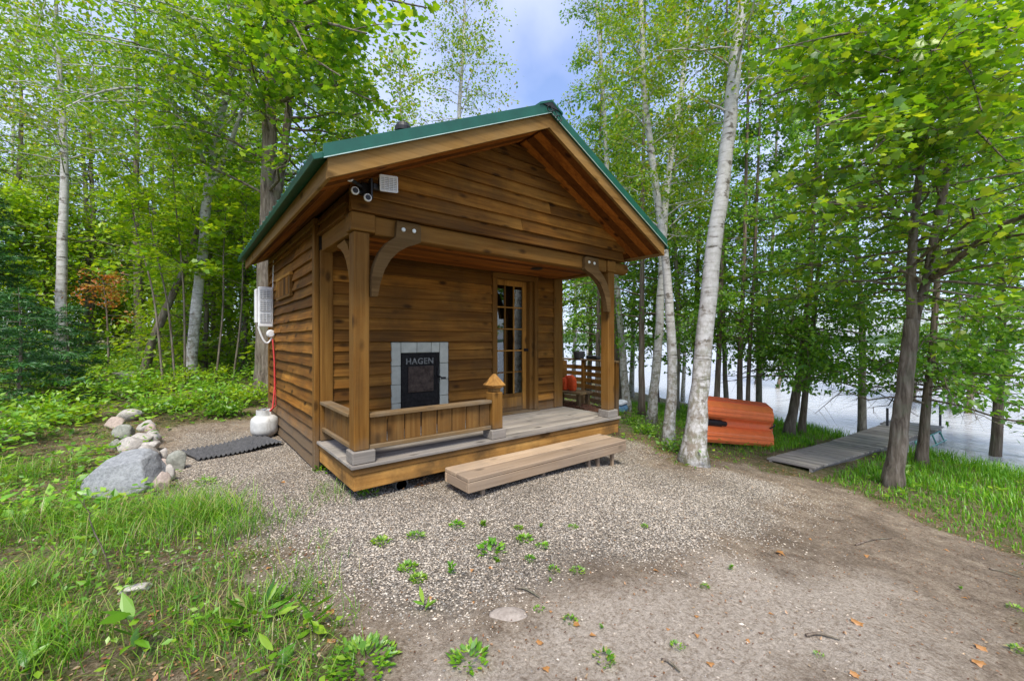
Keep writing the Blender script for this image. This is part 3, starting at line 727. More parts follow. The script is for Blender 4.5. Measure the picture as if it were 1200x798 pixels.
# floodlight with motion sensors under the left corner of the gable
g = Geo(); g.box(.035, .135, -.09, -.025, 2.79, 2.90, .01); fl_ = g.build('floodlight', M_iron, cabin)
g = Geo(); g.box(.10, .122, -.15, -.09, 2.745, 2.93, .006); g.box(.123, .19, -.14, -.10, 2.84, 2.90, .01); g.tube([(.06, -.07, 2.85), (.0, -.09, 2.87), (-.06, -.12, 2.88)], .016, 8); g.tube([(.06, -.07, 2.82), (.02, -.10, 2.795), (-.02, -.12, 2.79)], .014, 8); g.tube([(.09, -.07, 2.80), (.08, -.12, 2.755)], .014, 8); g.build('lamp_bracket', M_black, fl_)
fwd = np.array([-.05, -.98, -.18]); fwd /= np.linalg.norm(fwd); sx_ = np.array([.995, -.06, .08]); sx_ -= fwd * (sx_ @ fwd); sx_ /= np.linalg.norm(sx_); uz_ = np.cross(fwd, sx_) * -1
hc = np.array([.255, -.17, 2.905])
g = Geo(); g.obox(hc - fwd * .035, sx_, fwd, uz_, .075, .035, .062, .012); g.build('lamp_head', M_black, fl_)
g = Geo()
g.obox(hc + fwd * .004, sx_, fwd, uz_, .080, .004, .068, .003)
lh = g.build('lamp_lens', M_greypl, fl_)
g = Geo()
for k in range(8): g.obox(hc + fwd * .011 + uz_ * (-.054 + .0154 * k), sx_, fwd, uz_, .074, .003, .0042, .001)
for s_ in (-1, 1): g.obox(hc + fwd * .012 + sx_ * s_ * .077, sx_, fwd, uz_, .007, .006, .068, .002); g.obox(hc + fwd * .012 + uz_ * s_ * .066, sx_, fwd, uz_, .078, .006, .006, .002)
for k in range(3): g.obox(hc + fwd * .0145 + sx_ * (-.04 + .04 * k), sx_, fwd, uz_, .003, .002, .062, .001)
g.build('lamp_grille', M_whitepl, fl_)
for c_ in ((-.085, -.14, 2.885), (-.035, -.135, 2.785), (.075, -.135, 2.748)):
    g = Geo(); g.lathe([(.014, .012), (.030, .006), (.036, -.012), (.033, -.022), (.020, -.024), (.014, -.010)], 16, c_, 'y'); g.build('sensor_ring', M_whitepl, fl_)
    g = Geo(); g.lathe([(0, -.002), (.024, -.002), (.024, .002), (0, .003)], 16, (c_[0], c_[1] - .023, c_[2]), 'y'); g.build('sensor_lens', M_black, fl_)

# white louvred box with sensor and cable on the far end of the side wall
bx = np.array([-.17, 3.95, 2.05])
g = Geo(); g.box(-.26, -.05, 3.84, 3.90, 1.70, 2.34, .012); g.box(-.30, -.262, 3.86, 3.98, 1.76, 2.30, .01)
wl = g.build('wall_lantern', M_whitepl, cabin)
g = Geo()
for k, (z0, z1) in enumerate(((1.77, 1.92), (1.95, 2.12), (2.15, 2.29))): g.box(-.235, -.085, 3.833, 3.839, z0, z1)
g.build('lantern_window', M_greypl, wl)
g = Geo()
for z0, z1 in ((1.77, 1.92), (1.95, 2.12), (2.15, 2.29)):
    for k in range(5): g.box(-.235, -.085, 3.826, 3.8325, z0 + (z1 - z0) * k / 5 + .008, z0 + (z1 - z0) * k / 5 + .016)
    for k in range(3): g.box(-.2 + .05 * k, -.192 + .05 * k, 3.823, 3.8258, z0, z1)
g.build('lantern_grille', M_whitepl, wl)
g = Geo(); g.lathe([(0, -.03), (.045, -.028), (.062, -.01), (.062, .02), (0, .024)], 18, (-.09, 3.82, 1.59), 'y'); g.build('round_gauge', M_whitepl, wl)
g = Geo(); a = np.linspace(0, 1, 14); g.tube(np.stack([-.26 + .2 * a, 3.84 + 0 * a, 1.70 - .26 * np.sin(a * 2.6) ** .9], -1), .014, 8); g.tube([(-.05, 3.88, 2.33), (-.045, 3.88, 2.6), (-.04, 3.88, 2.78)], .008, 6); g.build('cable', M_whitepl, wl)

# ------------------------------------------------------------------ things round the cabin
stp = thing('porch_step', 'thick plank step in pale worn timber before the porch', 'step', (2.05, -.34, 0))
g = Geo(); g.box(-1.19, 1.22, -.225, -.004, .160, .203, .008); g.box(-1.19, 1.22, .002, .215, .160, .203, .008); g.build('tread', STEPW[0], stp)
g = Geo(); g.box(-1.19, 1.22, -.225, -.19, .062, .1595, .006); g.box(-1.19, 1.22, .18, .215, .062, .1595, .006); g.build('riser', STEPW[0], stp)
g = Geo(); g.box(-1.19, -1.155, -.1895, .1795, .062, .1595, .006); g.box(1.185, 1.22, -.1895, .1795, .062, .1595, .006); g.build('end_board', STEPW[1], stp)
for lx in (-1.0, -.2, .55, .72, 1.0):
    g = Geo(); g.box(lx, lx + .04, -.17, -.13, -.12, .1595, .003); g.box(lx, lx + .04, .1, .14, -.12, .1595, .003); g.build('leg', STEPW[2], stp)

gx_, gy_, gz_, gd_ = ground_hit(470, 572)
dp = thing('drain_pipe', 'black corrugated drain pipe poking out under the porch deck', 'pipe', (.50, .12, .045))
g = Geo(); prof = []
for k in range(26): prof += [(.072, -.02 + .03 * k), (.072, -.008 + .03 * k), (.064, -.005 + .03 * k), (.064, .007 + .03 * k)]
prof += [(.055, .75), (.055, -.02)]
g.lathe(prof, 20, (0, 0, 0), 'y'); g.build('pipe_wall', M_pipe, dp)

tk = thing('propane_tank', 'squat white propane tank standing at the cabin back corner', 'propane tank', (-.22, 3.52, float(ground_z(-.22, 3.52)) + .012))
g = Geo(); g.lathe([(0, .02), (.13, .02), (.165, .04), (.185, .08), (.188, .13), (.188, .23), (.175, .28), (.13, .315), (.06, .33), (0, .332)], 28); tb = g.build('tank_body', M_tank, tk, True)
g = Geo(); g.lathe([(.125, .0), (.13, .0), (.13, .03), (.125, .03)], 24); g.build('foot_ring', M_tank, tk)
g = Geo(); a = np.linspace(.5, 5.2, 22)
for r0, r1 in ((.112, .106),):
    P = []; 
    for rr, zz in ((r0, .315), (r0, .405), (r1, .405), (r1, .315)): P.append(np.stack([rr * np.cos(a), rr * np.sin(a), zz + 0 * a], -1))
    V = np.stack(P, 1); n = len(a); i = np.arange(n - 1)[:, None] * 4; j = np.arange(4)[None]; k = (j + 1) % 4
    g.add(V.reshape(-1, 3), np.stack([i + j, i + k, i + 4 + k, i + 4 + j], -1).reshape(-1, 4))
g.build('collar', M_tank, tk)
g = Geo(); g.lathe([(0, .33), (.03, .33), (.03, .37), (.018, .38), (.018, .40), (.034, .405), (.034, .42), (0, .422)], 14); g.tube([(.0, 0, .36), (.06, -.02, .365)], .014, 8); g.build('valve', M_greypl, tk)
hose = Geo(); zt_ = float(ground_z(-.22, 3.52))
hose.tube([(-.16, 3.50, zt_ + .385), (-.11, 3.52, zt_ + .44), (-.07, 3.6, .75), (-.065, 3.66, 1.15), (-.075, 3.74, 1.5)], .011, 8)
hose.tube([(-.14, 3.505, zt_ + .385), (-.05, 3.62, .46), (-.048, 3.68, .9), (-.055, 3.74, 1.3), (-.075, 3.78, 1.5)], .009, 8)
tag(hose.build('gas_hose', M_red), 'red gas hose running from the white tank up the cabin wall', 'hose')

mat_ = thing('rubber_mat', 'dark ribbed rubber mat lying on gravel beside the cabin', 'mat', (-.66, 3.02, 0))
g = Geo(); ax_ = np.array([.97, .24]); ay_ = np.array([-.24, .97]); U = np.linspace(-.52, .52, 60); Vv = np.linspace(-.36, .36, 12)
P = []
for v_ in Vv:
    for k, u_ in enumerate(U):
        p = ax_ * u_ + ay_ * v_; z = float(ground_z(-.66 + p[0], 3.02 + p[1])) + .020 + .026 * (k % 3 == 0) + .035 * math.exp(-((u_ - .3) / .2) ** 2)
        P.append((p[0], p[1], z))
n = 60; i = np.arange(11)[:, None] * n; j = np.arange(n - 1)[None]
g.add(P, np.stack([i + j, i + j + 1, i + n + j + 1, i + n + j], -1).reshape(-1, 4)); g.build('rubber_sheet', M_rubber, mat_)
mat_.location.z = 0

# rocks heaped at the edge of the gravel
ROCKS = []
def put_rock(u, v, w, h, mat, label, grp, seed, name='fieldstone', cat='rock', sub=3):
    x, y, z, d = ground_hit(u, v); rx = w * d / FPX / 2 * math.cos(math.atan((u - 600) / FPX)) ** .8; rz = h * d / FPX / 2
    ROCKS.append((x + FW[0] * rx * .4, y + FW[1] * rx * .4, rx * 1.15))
    g = Geo(); r_ = np.random.default_rng(seed)
    if sub == 4: boulder_geo(g, rx * 1.05, rx * .8, rz * 1.25)
    else: rock_geo(g, (0, 0, 0), rx * (1.22 if sub == 3 else 1.12), rx * r_.uniform(.7, 1.0), rz * 1.2, seed, sub, .38 if sub == 4 else .5)
    o = g.build(name, mat, None, True, (x + FW[0] * rx * .4, y + FW[1] * rx * .4, z + rz * .6)); o.rotation_euler = (r_.uniform(-.1, .1), r_.uniform(-.1, .1), -YAW + r_.uniform(-.3, .3))
    return tag(o, label, cat, grp)
put_rock(134, 578, 92, 52, K_grey, 'large blue grey boulder at the gravel edge', None, 3, 'boulder', 'boulder', 4)
PILE = [(146, 494, 40, 16), (130, 504, 26, 16), (168, 506, 22, 15), (142, 515, 32, 20), (160, 520, 34, 18), (175, 508, 16, 12), (152, 530, 36, 20), (133, 527, 22, 15), (172, 530, 26, 18),
        (147, 537, 26, 13), (178, 519, 20, 18), (168, 545, 34, 26), (187, 540, 20, 18), (186, 552, 22, 16), (204, 551, 26, 26), (185, 575, 20, 28), (192, 565, 20, 22), (176, 562, 18, 20)]
for k, (u, v, w, h) in enumerate(PILE):
    lab, grp = 'rounded pale fieldstone in the small heap behind the grey boulder', 'fieldstones heaped at the gravel edge'
    mt = [K_pale, K_pink, K_pale, K_moss][k % 4]
    if k == 11: lab, mt = 'broad cream fieldstone lying in the middle of the heap', K_pale
    if k == 14: lab, mt = 'rough grey stone at the right edge of the heap', K_moss
    if k == 15: lab, mt = 'upright pinkish stone leaning against the grey boulder', K_pink
    if k == 0: lab, mt = 'flat pale slab on top at the far end of the heap', K_pale
    put_rock(u, v, w, h, mt, lab, grp, 20 + k)
put_rock(150, 697, 46, 10, K_pale, 'flat pale stone sunk in the foreground grass', None, 60)
put_rock(596, 727, 40, 4, K_sand, 'flat sandy stone bedded in the bare earth', None, 61)
put_rock(142, 449, 38, 22, K_moss, 'mossy grey rock in the undergrowth beyond the heap', None, 62)
put_rock(97, 447, 26, 16, K_grey, 'small bluish rock half hidden in the woodland plants', None, 63)

# wet-area screen beyond the right wall, with bench, firewood and vest
zg = float(ground_z(5.0, 2.0))
C0 = at(684, 424, 8.6)[:2]; A0 = at(655, 424, 9.1)[:2]; B0 = at(722, 424, 7.7)[:2]
scr = thing('slatted_screen', 'low brown slatted timber screen beyond the porch by the lake', 'screen', (C0[0], C0[1], 0))
ztop = 1.08
def loc(p): return np.array([p[0] - C0[0], p[1] - C0[1]])
for P0, P1 in ((C0, A0), (C0, B0)):
    p, q_ = loc(P0), loc(P1); d_ = (q_ - p) / np.linalg.norm(q_ - p)
    for k in range(7):
        z = .14 + .13 * k; g = Geo(); g.beam((*(p + d_ * .045), z), (*(q_ - d_ * .01), z), .022, .085, bev=.003); g.build('slat', BEAMW[0], scr)
    g = Geo(); g.beam((*(p - d_ * .05), ztop), (*(q_ + d_ * .05), ztop), .11, .035, bev=.004); g.build('top_rail', RAILW[0], scr)
E0, E1 = loc(at(648, 424, 8.75)[:2]), loc(at(664.5, 424, 8.70)[:2])
for k in range(5): g = Geo(); g.beam((*E0, .50 + .125 * k), (*E1, .50 + .125 * k), .03, .118, bev=.004); g.build('end_board', BEAMW[0], scr)
for q_ in (C0, A0, B0):
    p = loc(q_); g = Geo(); g.box(p[0] - .04, p[0] + .04, p[1] - .04, p[1] + .04, zg - .25, ztop - .02, .006); g.build('post', BEAMW[2], scr)
dirA = (A0 - C0) / np.linalg.norm(A0 - C0); nA = np.array([dirA[1], -dirA[0]])
if nA @ FW > 0: nA = -nA
bc = at(668, 458, 8.35)[:2]
bn = thing('wood_bench', 'small timber bench standing before the slatted screen', 'bench', (bc[0], bc[1], 0))
ang = math.atan2(dirA[1], dirA[0]); bn.rotation_euler[2] = ang
zg2 = float(ground_z(bc[0], bc[1]))
g = Geo(); g.box(-.42, .42, -.2, -.005, .43, .47, .005); g.box(-.42, .42, .005, .2, .43, .47, .005); g.build('seat', RAILW[0], bn)
for sx in (-.37, .30):
    for sy in (-.18, .11):
        g = Geo(); g.box(sx, sx + .07, sy, sy + .07, zg2 - .1, .4295, .004); g.build('leg', RAILW[2], bn)
vp = at(666, 452, 8.32)[:2]
vst = thing('life_vest', 'bright orange life vest lying on the bench by the screen', 'life vest', (vp[0], vp[1], .472)); vst.rotation_euler[2] = ang
def pillow(c, sx, sy, sz, seed):
    g = Geo(); r_ = np.random.default_rng(seed); n, m = 18, 12; u = np.linspace(0, 2 * np.pi, n, endpoint=False); w = np.linspace(-1.45, 1.45, m)
    def se(a, e): return np.sign(a) * np.abs(a) ** e
    V = np.stack([sx * se(np.cos(w)[:, None], .6) * se(np.cos(u), .6)[None], sy * se(np.cos(w)[:, None], .6) * se(np.sin(u), .6)[None], sz * np.repeat(se(np.sin(w), .7)[:, None], n, 1)], -1)
    V += .08 * sx * np.sin(V[..., [1, 2, 0]] * 14 + seed); V += np.array(c)
    i = np.arange(m - 1)[:, None] * n; j = np.arange(n)[None]; k = (j + 1) % n
    g.add(V.reshape(-1, 3), [np.stack([i + j, i + k, i + n + k, i + n + j], -1).reshape(-1, 4), np.array([np.arange(n)[::-1]]), np.array([np.arange(n) + (m - 1) * n])]); return g
pillow((-.10, 0, .14), .10, .06, .15, 1).build('front_panel', M_vest, vst, True); pillow((.08, .02, .12), .09, .06, .13, 2).build('front_panel', M_vest, vst, True)
pillow((-.01, -.02, .25), .11, .05, .06, 3).build('collar', M_vest, vst, True)
lgr = np.random.default_rng(5); b2 = C0 + (B0 - C0) * .45 + np.array([-.25, .05]); k = 0
for row_ in range(4):
    for c_ in range(8):
        p = C0 + (B0 - C0) / np.linalg.norm(B0 - C0) * (-.25 + .125 * c_ + .06 * (row_ % 2)) + nA * .38; zz = float(ground_z(*p))
        g = Geo(); L = .17; r0 = lgr.uniform(.045, .062); d_ = np.array([-nA[0], -nA[1], lgr.uniform(-.05, .05)])
        g.tube([tuple(-d_ * L), tuple(d_ * L)], r0, 7)
        o = g.build('firewood_log', M_logend, None, False, (p[0], p[1], zz + .055 + .105 * row_))
        tag(o, 'split firewood log in the stack before the slatted screen', 'log', 'firewood stacked by the screen')
tb_ = at(678, 428, 8.55)
g = Geo(); g.lathe([(0, 0), (.10, 0), (.125, .13), (.125, .15), (0, .15)], 18); o = g.build('bucket', M_steel, None, False, (C0[0] + dirA[0] * .12, C0[1] + dirA[1] * .12, ztop + .018)); tag(o, 'dark bucket standing on the screen top rail', 'bucket')
dB = (B0 - C0) / np.linalg.norm(B0 - C0)
g = Geo(); g.obox((0, 0, .04), (dB[0], dB[1], 0), (-dB[1], dB[0], 0), (0, 0, 1), .19, .05, .038, .02); o = g.build('dark_pouch', M_black, None, False, (C0[0] + dB[0] * .32, C0[1] + dB[1] * .32, ztop + .018)); tag(o, 'black pouch lying on the screen top rail near its corner', 'pouch')
x, y, z, d = ground_hit(727, 484)
tp = thing('boat_cushion', 'blue and white folded boat cushion behind the right porch post', 'cushion', (x, y, z + .02))
pillow((0, 0, .12), .24, .16, .11, 6).build('cushion_body', M_blue, tp, True); pillow((.02, -.02, .27), .22, .14, .06, 7).build('cushion_cover', M_whitecloth, tp, True)

# pedal boat on its side: hull bottom with two ridged floats and the well between them
hx, hy, hz, hd = ground_hit(868, 521)
pb = thing('pedal_boat', 'orange plastic pedal boat tipped on its side behind the birch', 'boat', (hx, hy, hz)); SCL = hd / FPX
def bpt(px, py, dep): # boat frame: along the picture right, up, away; metres
    return np.array([RT[0] * px + FW[0] * dep, RT[1] * px + FW[1] * dep, py])
DIRX = np.array([.93, .36]);  # hull's long axis turned a little away
def B(a, h, n):   # a along hull, h height, n out of the hull bottom (towards the camera)
    lx = RT * .95 + FW * .31; ly = RT * -.31 + FW * -.95; ly = -(-ly)
    return np.array([lx[0] * a + ly[0] * n, lx[1] * a + ly[1] * n, h + .10 * 0 - .14 * a - n * .10 + .055 + .05 * (h / max(HH, .1)) * 0])
def hull(prof_h, depth_fn, g, a0, a1, ridges=0):
    A = np.linspace(a0, a1, 34); Hh = np.linspace(0, 1, 40); V = []
    for a in A:
        for h in Hh: V.append(B(a, *depth_fn(a, h)))
    n = len(Hh); i = np.arange(len(A) - 1)[:, None] * n; j = np.arange(n - 1)[None]
    g.add(np.array(V), np.stack([i + j, i + n + j, i + n + j + 1, i + j + 1], -1).reshape(-1, 4))
HH = 45 * SCL; LH = 104 * SCL                     # beam and shown length
def fl(h0, h1):
    def fn(a, h):
        endr = min(1, max(0, (.46 * LH - a) / .07)); end2 = min(1, max(0, (a + .62 * LH) / .10)); e = math.sqrt(max(0, 1 - (1 - endr) ** 2)) * math.sqrt(max(0, 1 - (1 - end2) ** 2))
        prof = min(1, h / .30, (1 - h) / .30); prof = math.sqrt(max(0, 1 - (1 - prof) ** 2))
        ridge = .020 * (abs(((h * 4.2) % 1) - .5) < .13)
        return (h0 + (h1 - h0) * h) * HH * (1 - .05 * (1 - e)), .03 + (.30 * prof + ridge * prof) * (.25 + .75 * e)
    return fn
g = Geo(); hull(None, fl(.0, .41), g, -.62 * LH, .46 * LH); g.build('float', M_orange, pb)
g = Geo(); hull(None, fl(.63, 1.0), g, -.62 * LH, .46 * LH); g.build('float', M_orange, pb)
g = Geo(); hull(None, lambda a, h: ((.36 + .30 * h) * HH, .085 - .03 * math.cos((h - .5) * 5)), g, -.62 * LH, .44 * LH); g.build('well', M_orange, pb)
g = Geo()
pts = [(-.64, .0), (.42, -.02), (.47, .04), (.475, .96), (.43, 1.02), (-.64, 1.02)]
V = [B(a * LH, h * HH, n) for n in (.045, -.28) for a, h in pts]; n = len(pts); i = np.arange(n); k = (i + 1) % n
g.add(V, [np.stack([i, k, k + n, i + n], -1), np.array([i[::-1]]), np.array([i + n])]); g.build('deck_shell', M_orangedark, pb)
g = Geo(); ctr = B(-.30 * LH, .47 * HH, .11)
g.tube([ctr, ctr + (B(.0, 0, .0) - B(-.12, 0, 0))], .05, 10); g.tube([B(-.55 * LH, .47 * HH, .10), ctr], .07, 10); g.build('propeller_housing', M_black, pb)
g = Geo(); g.tube([B(.42 * LH, .46 * HH, .10), B(.50 * LH, .50 * HH, .02), B(.53 * LH, .50 * HH, -.1)], .016, 6); g.build('rope', M_black, pb)

# dock
dk = thing('dock', 'grey plank dock running from the grassy bank into the lake', 'dock', (0, 0, 0))
n1 = ground_hit(900, 542); n2 = ground_hit(952, 551.5)
J = [at(975, 518, FPX * 2.33 / (518 - 398.3)), at(1026, 527.5, FPX * 2.33 / (527.5 - 398.3))]
dirn = np.array([.84 * RT[0] + .54 * FW[0], .84 * RT[1] + .54 * FW[1]]); dirn /= np.linalg.norm(dirn); per = np.array([-dirn[1], dirn[0]])
jc = (J[0][:2] + J[1][:2]) / 2; nc = (np.array(n1[:2]) + np.array(n2[:2])) / 2
dl = jc - nc; d1 = dl / np.linalg.norm(dl); pr1 = np.array([-d1[1], d1[0]])
zj = 1.49 - 2.33; zn = (n1[2] + n2[2]) / 2 + .05; L1 = np.linalg.norm(dl)
def planks(c0, z0, c1, z1, w0, w1, name):
    d_ = c1 - c0; L = np.linalg.norm(d_); d_ = d_ / L; s_ = np.array([-d_[1], d_[0], 0]); sl = (z1 - z0) / L
    ax = np.array([d_[0], d_[1], sl]); ax /= np.linalg.norm(ax); up = np.cross(ax, s_); up *= np.sign(up[2]); g = Geo(); n = int(L / .145)
    for k in range(n):
        t = (k + .5) / n; c = c0 + d_ * L * t; z = z0 + (z1 - z0) * t; w = w0 + (w1 - w0) * t
        g.obox((c[0], c[1], z + rng.normal(0, .002)), ax, s_, up, L / n / 2 - .004, w / 2 + rng.normal(0, .006), .018, .004)
    g.build(name, DOCKW[1], dk)
    g = Geo()
    for sd in (-.42, .42): g.beam((*(c0 + s_[:2] * sd * w0), z0 - .07), (*(c1 + s_[:2] * sd * w1), z1 - .07), .04, .10)
    g.build('stringer', DOCKW[0], dk)
planks(nc, zn, jc, zj, .70, .84, 'ramp_planking')
endc = jc + dirn * 3.6; planks(jc + dirn * .02, zj, endc, zj, .86, .92, 'dock_planking')
planks(endc + dirn * .02 , zj, endc + dirn * .9, zj, 1.1, 1.1, 'end_platform')
for (u, vb, vt, cc) in ((1040, 500, 478, 0), (1102, 494, 469, 1)):
    p = at(u, vb, FPX * 2.33 / (vb - 398.3)); g = Geo(); g.tube([(p[0], p[1], zj - 1.6), (p[0], p[1], zj + .5)], .028, 10); g.build('mooring_post', M_steel, dk)
g = Geo()
for k in range(4):
    c = jc + dirn * (2.2 + .7 * k) - np.array([-dirn[1], dirn[0]]) * -.0
    sdv = -per if (-per) @ FW < 0 else per
    a = c + sdv * .5; g.tube([(a[0], a[1], zj - .1), (a[0] + sdv[0] * .12, a[1] + sdv[1] * .12, zj - .45)], .018, 6)
    if k: g.tube([(pa[0], pa[1], zj - .1), (a[0], a[1], zj - .1)], .018, 6); g.tube([(pa[0] + sdv[0] * .12, pa[1] + sdv[1] * .12, zj - .3), (a[0] + sdv[0] * .12, a[1] + sdv[1] * .12, zj - .3)], .014, 6)
    pa = a
g.build('side_frame', M_teal, dk)
# ------------------------------------------------------------------ plants
TMPL = {
 'oval': [(0, 0), (.42, .27), (1, 0), (.42, -.27)],
 'birch': [(0, 0), (.30, .36), (1, 0), (.30, -.36)],
 'maple': [(0, .0), (.08, .28), (.02, .46), (.34, .42), (.60, .54), (.66, .27), (1.0, 0), (.66, -.27), (.60, -.54), (.34, -.42), (.02, -.46), (.08, -.28)],
 'spray': [(0, .03), (.35, .34), (.55, .16), (.95, .22), (.80, .02), (.98, -.20), (.52, -.16), (.33, -.36), (0, -.03)],
 'needle': [(0, 0), (.5, .10), (1, 0), (.5, -.10)],
 'lance': [(0, .02), (.25, .13), (.6, .15), (1, 0), (.6, -.15), (.25, -.13), (0, -.02)],
}
def unit(a): return a / (np.linalg.norm(a, axis=-1, keepdims=True) + 1e-9)
def leaves(g, C, axis, nrm, size, tmpl, r_, curl=.12):
    T = np.array(TMPL[tmpl]); k = len(T); n = len(C)
    a = unit(axis); b = unit(np.cross(nrm, a)); c = np.cross(a, b); size = np.broadcast_to(size, (n,))[:, None, None]
    fold = r_.uniform(-.1, .35, n)[:, None, None]; cu = r_.normal(0, curl, n)[:, None, None]
    x = T[None, :, 0, None]; y = T[None, :, 1, None]
    V = C[:, None] + size * (x * a[:, None] + y * b[:, None] + (fold * np.abs(y) - cu * x * x) * c[:, None])
    i = np.arange(n)[:, None] * k
    if k == 4: g.add(V.reshape(-1, 3), i + np.arange(4)[None])
    else: g.add(V.reshape(-1, 3), i + np.arange(k)[None])

def spline(P, n):
    P = np.asarray(P, float); t = np.linspace(0, len(P) - 1, n); i = np.clip(t.astype(int), 0, len(P) - 2); f = (t - i)[:, None]
    Q = np.vstack([2 * P[0] - P[1], P, 2 * P[-1] - P[-2]]); p0, p1, p2, p3 = Q[i], Q[i + 1], Q[i + 2], Q[i + 3]
    return .5 * ((2 * p1) + (-p0 + p2) * f + (2 * p0 - 5 * p1 + 4 * p2 - p3) * f ** 2 + (-p0 + 3 * p1 - 3 * p2 + p3) * f ** 3)

class Tree:
    """stems grow limbs, limbs grow twigs, twigs carry leaves; trunk and crown end as one mesh each"""
    def __init__(self, base, seed): self.b = np.array(base, float); self.w = Geo(); self.l = Geo(); self.r = np.random.default_rng(seed); self.tw = []
    def stem(self, P, r0, r1, n=26, sides=12, flare=.0, wob_=.012):
        P = spline(np.asarray(P, float) - self.b, n); t = np.linspace(0, 1, n); r = r0 + (r1 - r0) * t ** .9
        h = np.linalg.norm(P - P[0], axis=1); r = r * (1 + flare * np.exp(-h / .22)); P[0, 2] -= .18
        P[1:-1] += self.r.normal(0, wob_ * r0 * 4, (n - 2, 3)) * np.array([1, 1, .2]); r *= 1 + self.r.normal(0, .02, n)
        self.w.tube(P, r, sides); return P, r
    def limb(self, p, d, L, r, droop=.0, n=7, rise=.0, sides=5):
        d = unit(np.array(d, float)); t = np.linspace(0, 1, n)[:, None]
        P = p + d * L * t + np.array([0, 0, 1]) * (rise - droop) * L * t ** 2 + self.r.normal(0, .035 * L, (n, 3)) * t
        self.w.tube(P, r * (1 - .82 * t[:, 0]), sides, False); return P
    def twigs(self, P, L, ns, r, f0=.2, dn=.0, ang=.9, flat=.55):
        n = len(P)
        for k in range(ns):
            t = f0 + (1 - f0) * (k + self.r.random()) / ns; x = t * (n - 1); i = min(int(x), n - 2); p = P[i] + (P[i + 1] - P[i]) * (x - i)
            ax = unit(P[i + 1] - P[i]); d = self.r.normal(0, 1, 3) * np.array([1, 1, flat]); d = unit(ax * (1 - ang * .5) + unit(d) * ang) ; d[2] -= dn
            l = L * (1 - .55 * t) * self.r.uniform(.7, 1.3)
            if r > 0: self.w.tube(np.array([p, p + d * l * .5 + [0, 0, .02 * l], p + d * l]), [r, r * .6, r * .25], 3, False)
            self.tw.append((p, d, l))
    def crown_on(self, P, R_, t0=.35, t1=1, n=24, L=(1.2, 2.2), elev=(.1, .7), droop=.15, ns=7, Lt=.6, rt=.006, az=None, taper=.6, dn=.0, flat=.5, rl=.33, rise=0.0, f0=.25):
        for k in range(n):
            t = t0 + (t1 - t0) * (k + self.r.random()) / n; x = t * (len(P) - 1); i = min(int(x), len(P) - 2); p = P[i] + (P[i + 1] - P[i]) * (x - i)
            a = k * 2.4 + self.r.normal(0, .4) if az is None else self.r.uniform(*az); e = self.r.uniform(*elev)
            l = self.r.uniform(*L) * (1 - taper * (t - t0) / (t1 - t0 + 1e-6)); r = max(.008, min(R_[i] * rl * 1.2, .012 * l + .006))
            Q = self.limb(p, (math.cos(a) * math.cos(e), math.sin(a) * math.cos(e), math.sin(e)), l, r, droop, rise=rise)
            self.twigs(Q, Lt * max(.5, min(1.3, l / 1.6)), ns, rt, f0, dn, flat=flat)
    def foliage(self, nl, size, tmpl='oval', spread=.10, up=1.2, hang=.0, sv=.3, keep=1.0, zmin=None):
        T = self.tw; p = np.array([x[0] for x in T]); d = np.array([x[1] for x in T]); l = np.array([x[2] for x in T])
        m = self.r.random(len(T)) < keep; p, d, l = p[m], d[m], l[m]
        u = self.r.random((len(p), nl)) ** .8 * 1.08
        C = p[:, None] + d[:, None] * (l[:, None] * u)[..., None] + self.r.normal(0, spread, (len(p), nl, 3)) * np.array([1, 1, .7])
        C = C.reshape(-1, 3); D = np.repeat(d, nl, 0)
        if zmin is not None: ok = C[:, 2] + self.b[2] + .25 * np.sin(C[:, 0] * 2.1 + C[:, 1] * 1.7) > zmin; C = C[ok]; D = D[ok]
        n = len(C)
        ax = unit(D + self.r.normal(0, .8, (n, 3)) * np.array([1, 1, .6]) + np.array([0, 0, -hang])); nr = unit(np.array([0, 0, up]) + self.r.normal(0, .55, (n, 3)))
        leaves(self.l, C, ax, nr, size * self.r.uniform(1 - sv, 1 + sv, n), tmpl, self.r); self.tw = []
    def finish(self, name, label, cat, bark, leaf, group=None):
        o = thing(name, label, cat, self.b, 0, group)
        self.w.build('trunk', bark, o, True)
        if self.l.n: self.l.build('crown', leaf, o)
        return o
def px_line(pts, d): return [at(u, v, d) for u, v in pts]
def stem_px(pts, d=None, d_top=None):
    """trunk line through photo points, the foot on the ground"""
    x, y, z, d0 = ground_hit(*pts[0]) if d is None else (*at(pts[0][0], pts[0][1], d)[:2], 0, d)
    if d is not None: z = float(ground_z(x, y))
    P = [np.array([x, y, z])]; n = len(pts); CT[0] = math.cos(math.atan((pts[0][0] - 600) / FPX))
    for k, (u, v) in enumerate(pts[1:], 1): P.append(at(u, v, d0 + ((d_top or d0) - d0) * k / (n - 1)))
    return P, d0
CT = [1.0]
def wpx(w, d): return w * d / FPX / 2 * CT[0]

